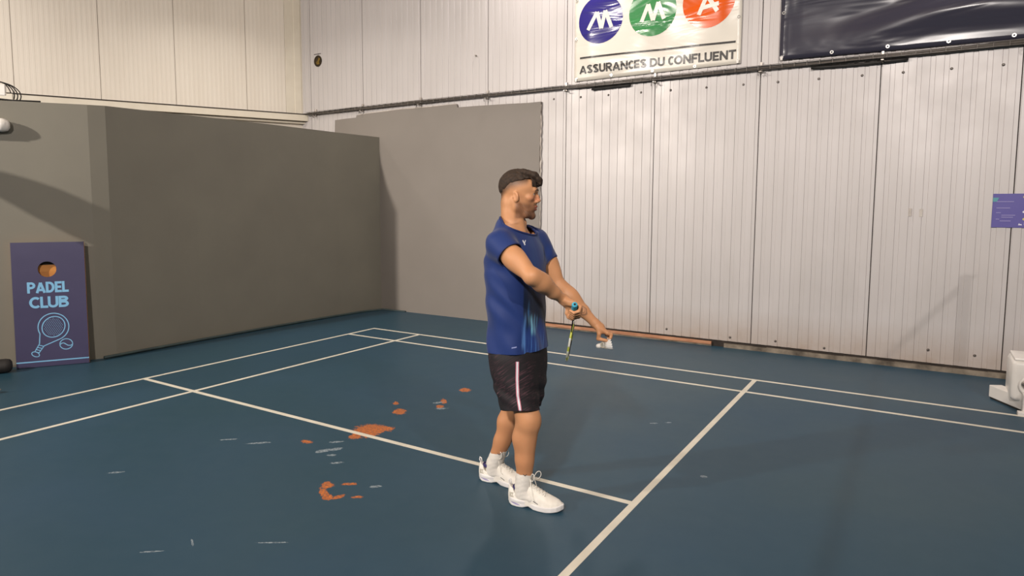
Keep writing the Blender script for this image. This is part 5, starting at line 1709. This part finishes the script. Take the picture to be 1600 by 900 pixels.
fr = frame_tube('frame', 0, 2 * math.pi, M['lime'], rck, .0060, closed=True, n=64)
for t0 in (.5, 1.2, 1.9, 4.2, 4.9, 5.55):
    frame_tube('white_band', t0, t0 + .42, M['white_lacquer'], fr, .0063, n=10)
frame_tube('bumper', math.pi - .5, math.pi + .5, M['black_lacquer'], fr, .0064, n=16)
bm = bmesh.new()
for i in range(-10, 11):
    x = i * .0100; hgt = .127 * math.sqrt(max(0, 1 - (x / .104) ** 2))
    if hgt > .01: add_tube(bm, [mr @ Vector((x, .0004, hc_ - hgt)), mr @ Vector((x, .0004, hc_ + hgt))], .0006, 4)
for i in range(-12, 13):
    z = i * .0102; wd_ = .103 * math.sqrt(max(0, 1 - (z / .127) ** 2))
    if wd_ > .01: add_tube(bm, [mr @ Vector((-wd_, -.0004, hc_ + z)), mr @ Vector((wd_, -.0004, hc_ + z))], .0006, 4)
so = obj('strings', bm, M['white_lacquer'], rck); so['kind'] = 'stuff'

# ------------------------------------------------------------------ shuttlecock
M['cork'] = mottled('white_cork_skin', srgb(236, 232, 226), srgb(226, 222, 214), 30, .5)
M['feather'] = mottled('white_goose_feather', srgb(238, 236, 232), srgb(228, 226, 222), 40, .7)
M['quill'] = mottled('pale_quill', srgb(222, 212, 190), srgb(212, 202, 180), 40, .5)
ck, sk = Vector((.337, .277, .8235)), Vector((.4035, .3195, .8395))
sa = (sk - ck).normalized()
shu = empty('shuttlecock', Vector((4.15, -3.3, 0)) + ck); tag(shu, "white feather shuttlecock pinched between the fingers of the man's left hand", 'shuttlecock')
s1_ = sa.orthogonal().normalized(); ms = frame((0, 0, 0), s1_, sa.cross(s1_), sa)
bm = bmesh.new(); add_lathe(bm, [(0, -.0125), (.006, -.0112), (.0105, -.0072), (.0128, .0), (.0130, .012), (0, .0125)], 18, ms); obj('cork', bm, M['cork'], shu, True)
for z, r in ((.030, .0168), (.040, .0198)):
    bm = bmesh.new(); add_tube(bm, [ms @ Vector((r * math.cos(t), r * math.sin(t), z)) for t in np.linspace(0, 2 * math.pi, 24, endpoint=False)], .0012, 5, closed=True); obj('thread', bm, M['feather'], shu)
for k in range(16):
    a_ = 2 * math.pi * k / 16
    rad_ = Vector((math.cos(a_), math.sin(a_), 0)); tan_ = Vector((-math.sin(a_), math.cos(a_), 0))
    def rz_(z): return .0105 + (z - .008) * .0215 / .062
    bm = bmesh.new()
    add_tube(bm, [ms @ (rad_ * rz_(z) + Vector((0, 0, z))) for z in (.008, .04, .070)], .0009, 4)
    q_ = obj('quill', bm, M['quill'], shu)
    bm = bmesh.new(); prev = None
    for z, w2_ in ((.040, .0018), (.046, .0048), (.056, .0066), (.064, .0066), (.070, .0045), (.072, .0015)):
        tw = tan_ * .96 + rad_ * .28
        c_ = rad_ * rz_(z) + Vector((0, 0, z))
        row = [bm.verts.new(ms @ (c_ + tw * w2_ * s_ + rad_ * .0004 * e_)) for s_, e_ in ((-1, 0), (1, 0), (1, 1), (-1, 1))]
        if prev:
            for i in range(4): bm.faces.new((prev[i], prev[(i + 1) % 4], row[(i + 1) % 4], row[i]))
        else: bm.faces.new(row[::-1])
        prev = row
    bm.faces.new(prev)
    obj('vane', bm, M['feather'], q_)
# ------------------------------------------------------------------ hall lamps
M['lamp_body'] = mottled('lamp_housing', srgb(180, 180, 180), srgb(150, 150, 150), 3, .5)
LAMP_WHERE = ['above the gap behind the grey partition', 'close to the ribbed wall above the white banner', 'close to the ribbed wall above the navy tarpaulin, added to brighten the ribs',
              'far behind the camera at left, aimed at the court',
              'behind the camera on its right, aimed at the court', 'beyond the net at far right', 'out of view behind the grey wall, added to brighten the white sheets']
for i, (x, y, z, watts, size, spread, colr, aim) in enumerate(LAMPS):
    r = empty('ceiling_lamp', (x, y, z))
    tag(r, 'round grey hall lamp hanging ' + LAMP_WHERE[i], 'lamp', 'hall lamps')
    hm_ = Matrix() if aim is None else (Vector(aim) - Vector((x, y, z))).to_track_quat('-Z', 'Y').to_matrix().to_4x4()
    bm = bmesh.new(); add_lathe(bm, [(0, .16), (.08, .15), (size * .62, .03), (size * .62, .01), (0, .012)], 20, hm_); obj('housing', bm, M['lamp_body'], r)
    bm = bmesh.new(); add_tube(bm, [(0, 0, .15), (0, 0, 6.6 - z)], .012, 8); obj('rod', bm, M['zinc'], r)
    ld_ = bpy.data.lights.new('lamp_light', 'AREA')
    ld_.shape = 'DISK'; ld_.size = size; ld_.spread = math.radians(spread); ld_.energy = watts; ld_.color = colr
    lo = link(bpy.data.objects.new('lamp_light', ld_)); lo.parent = r
    if aim is not None: lo.rotation_euler = (Vector(aim) - Vector((x, y, z))).to_track_quat('-Z', 'Y').to_euler()
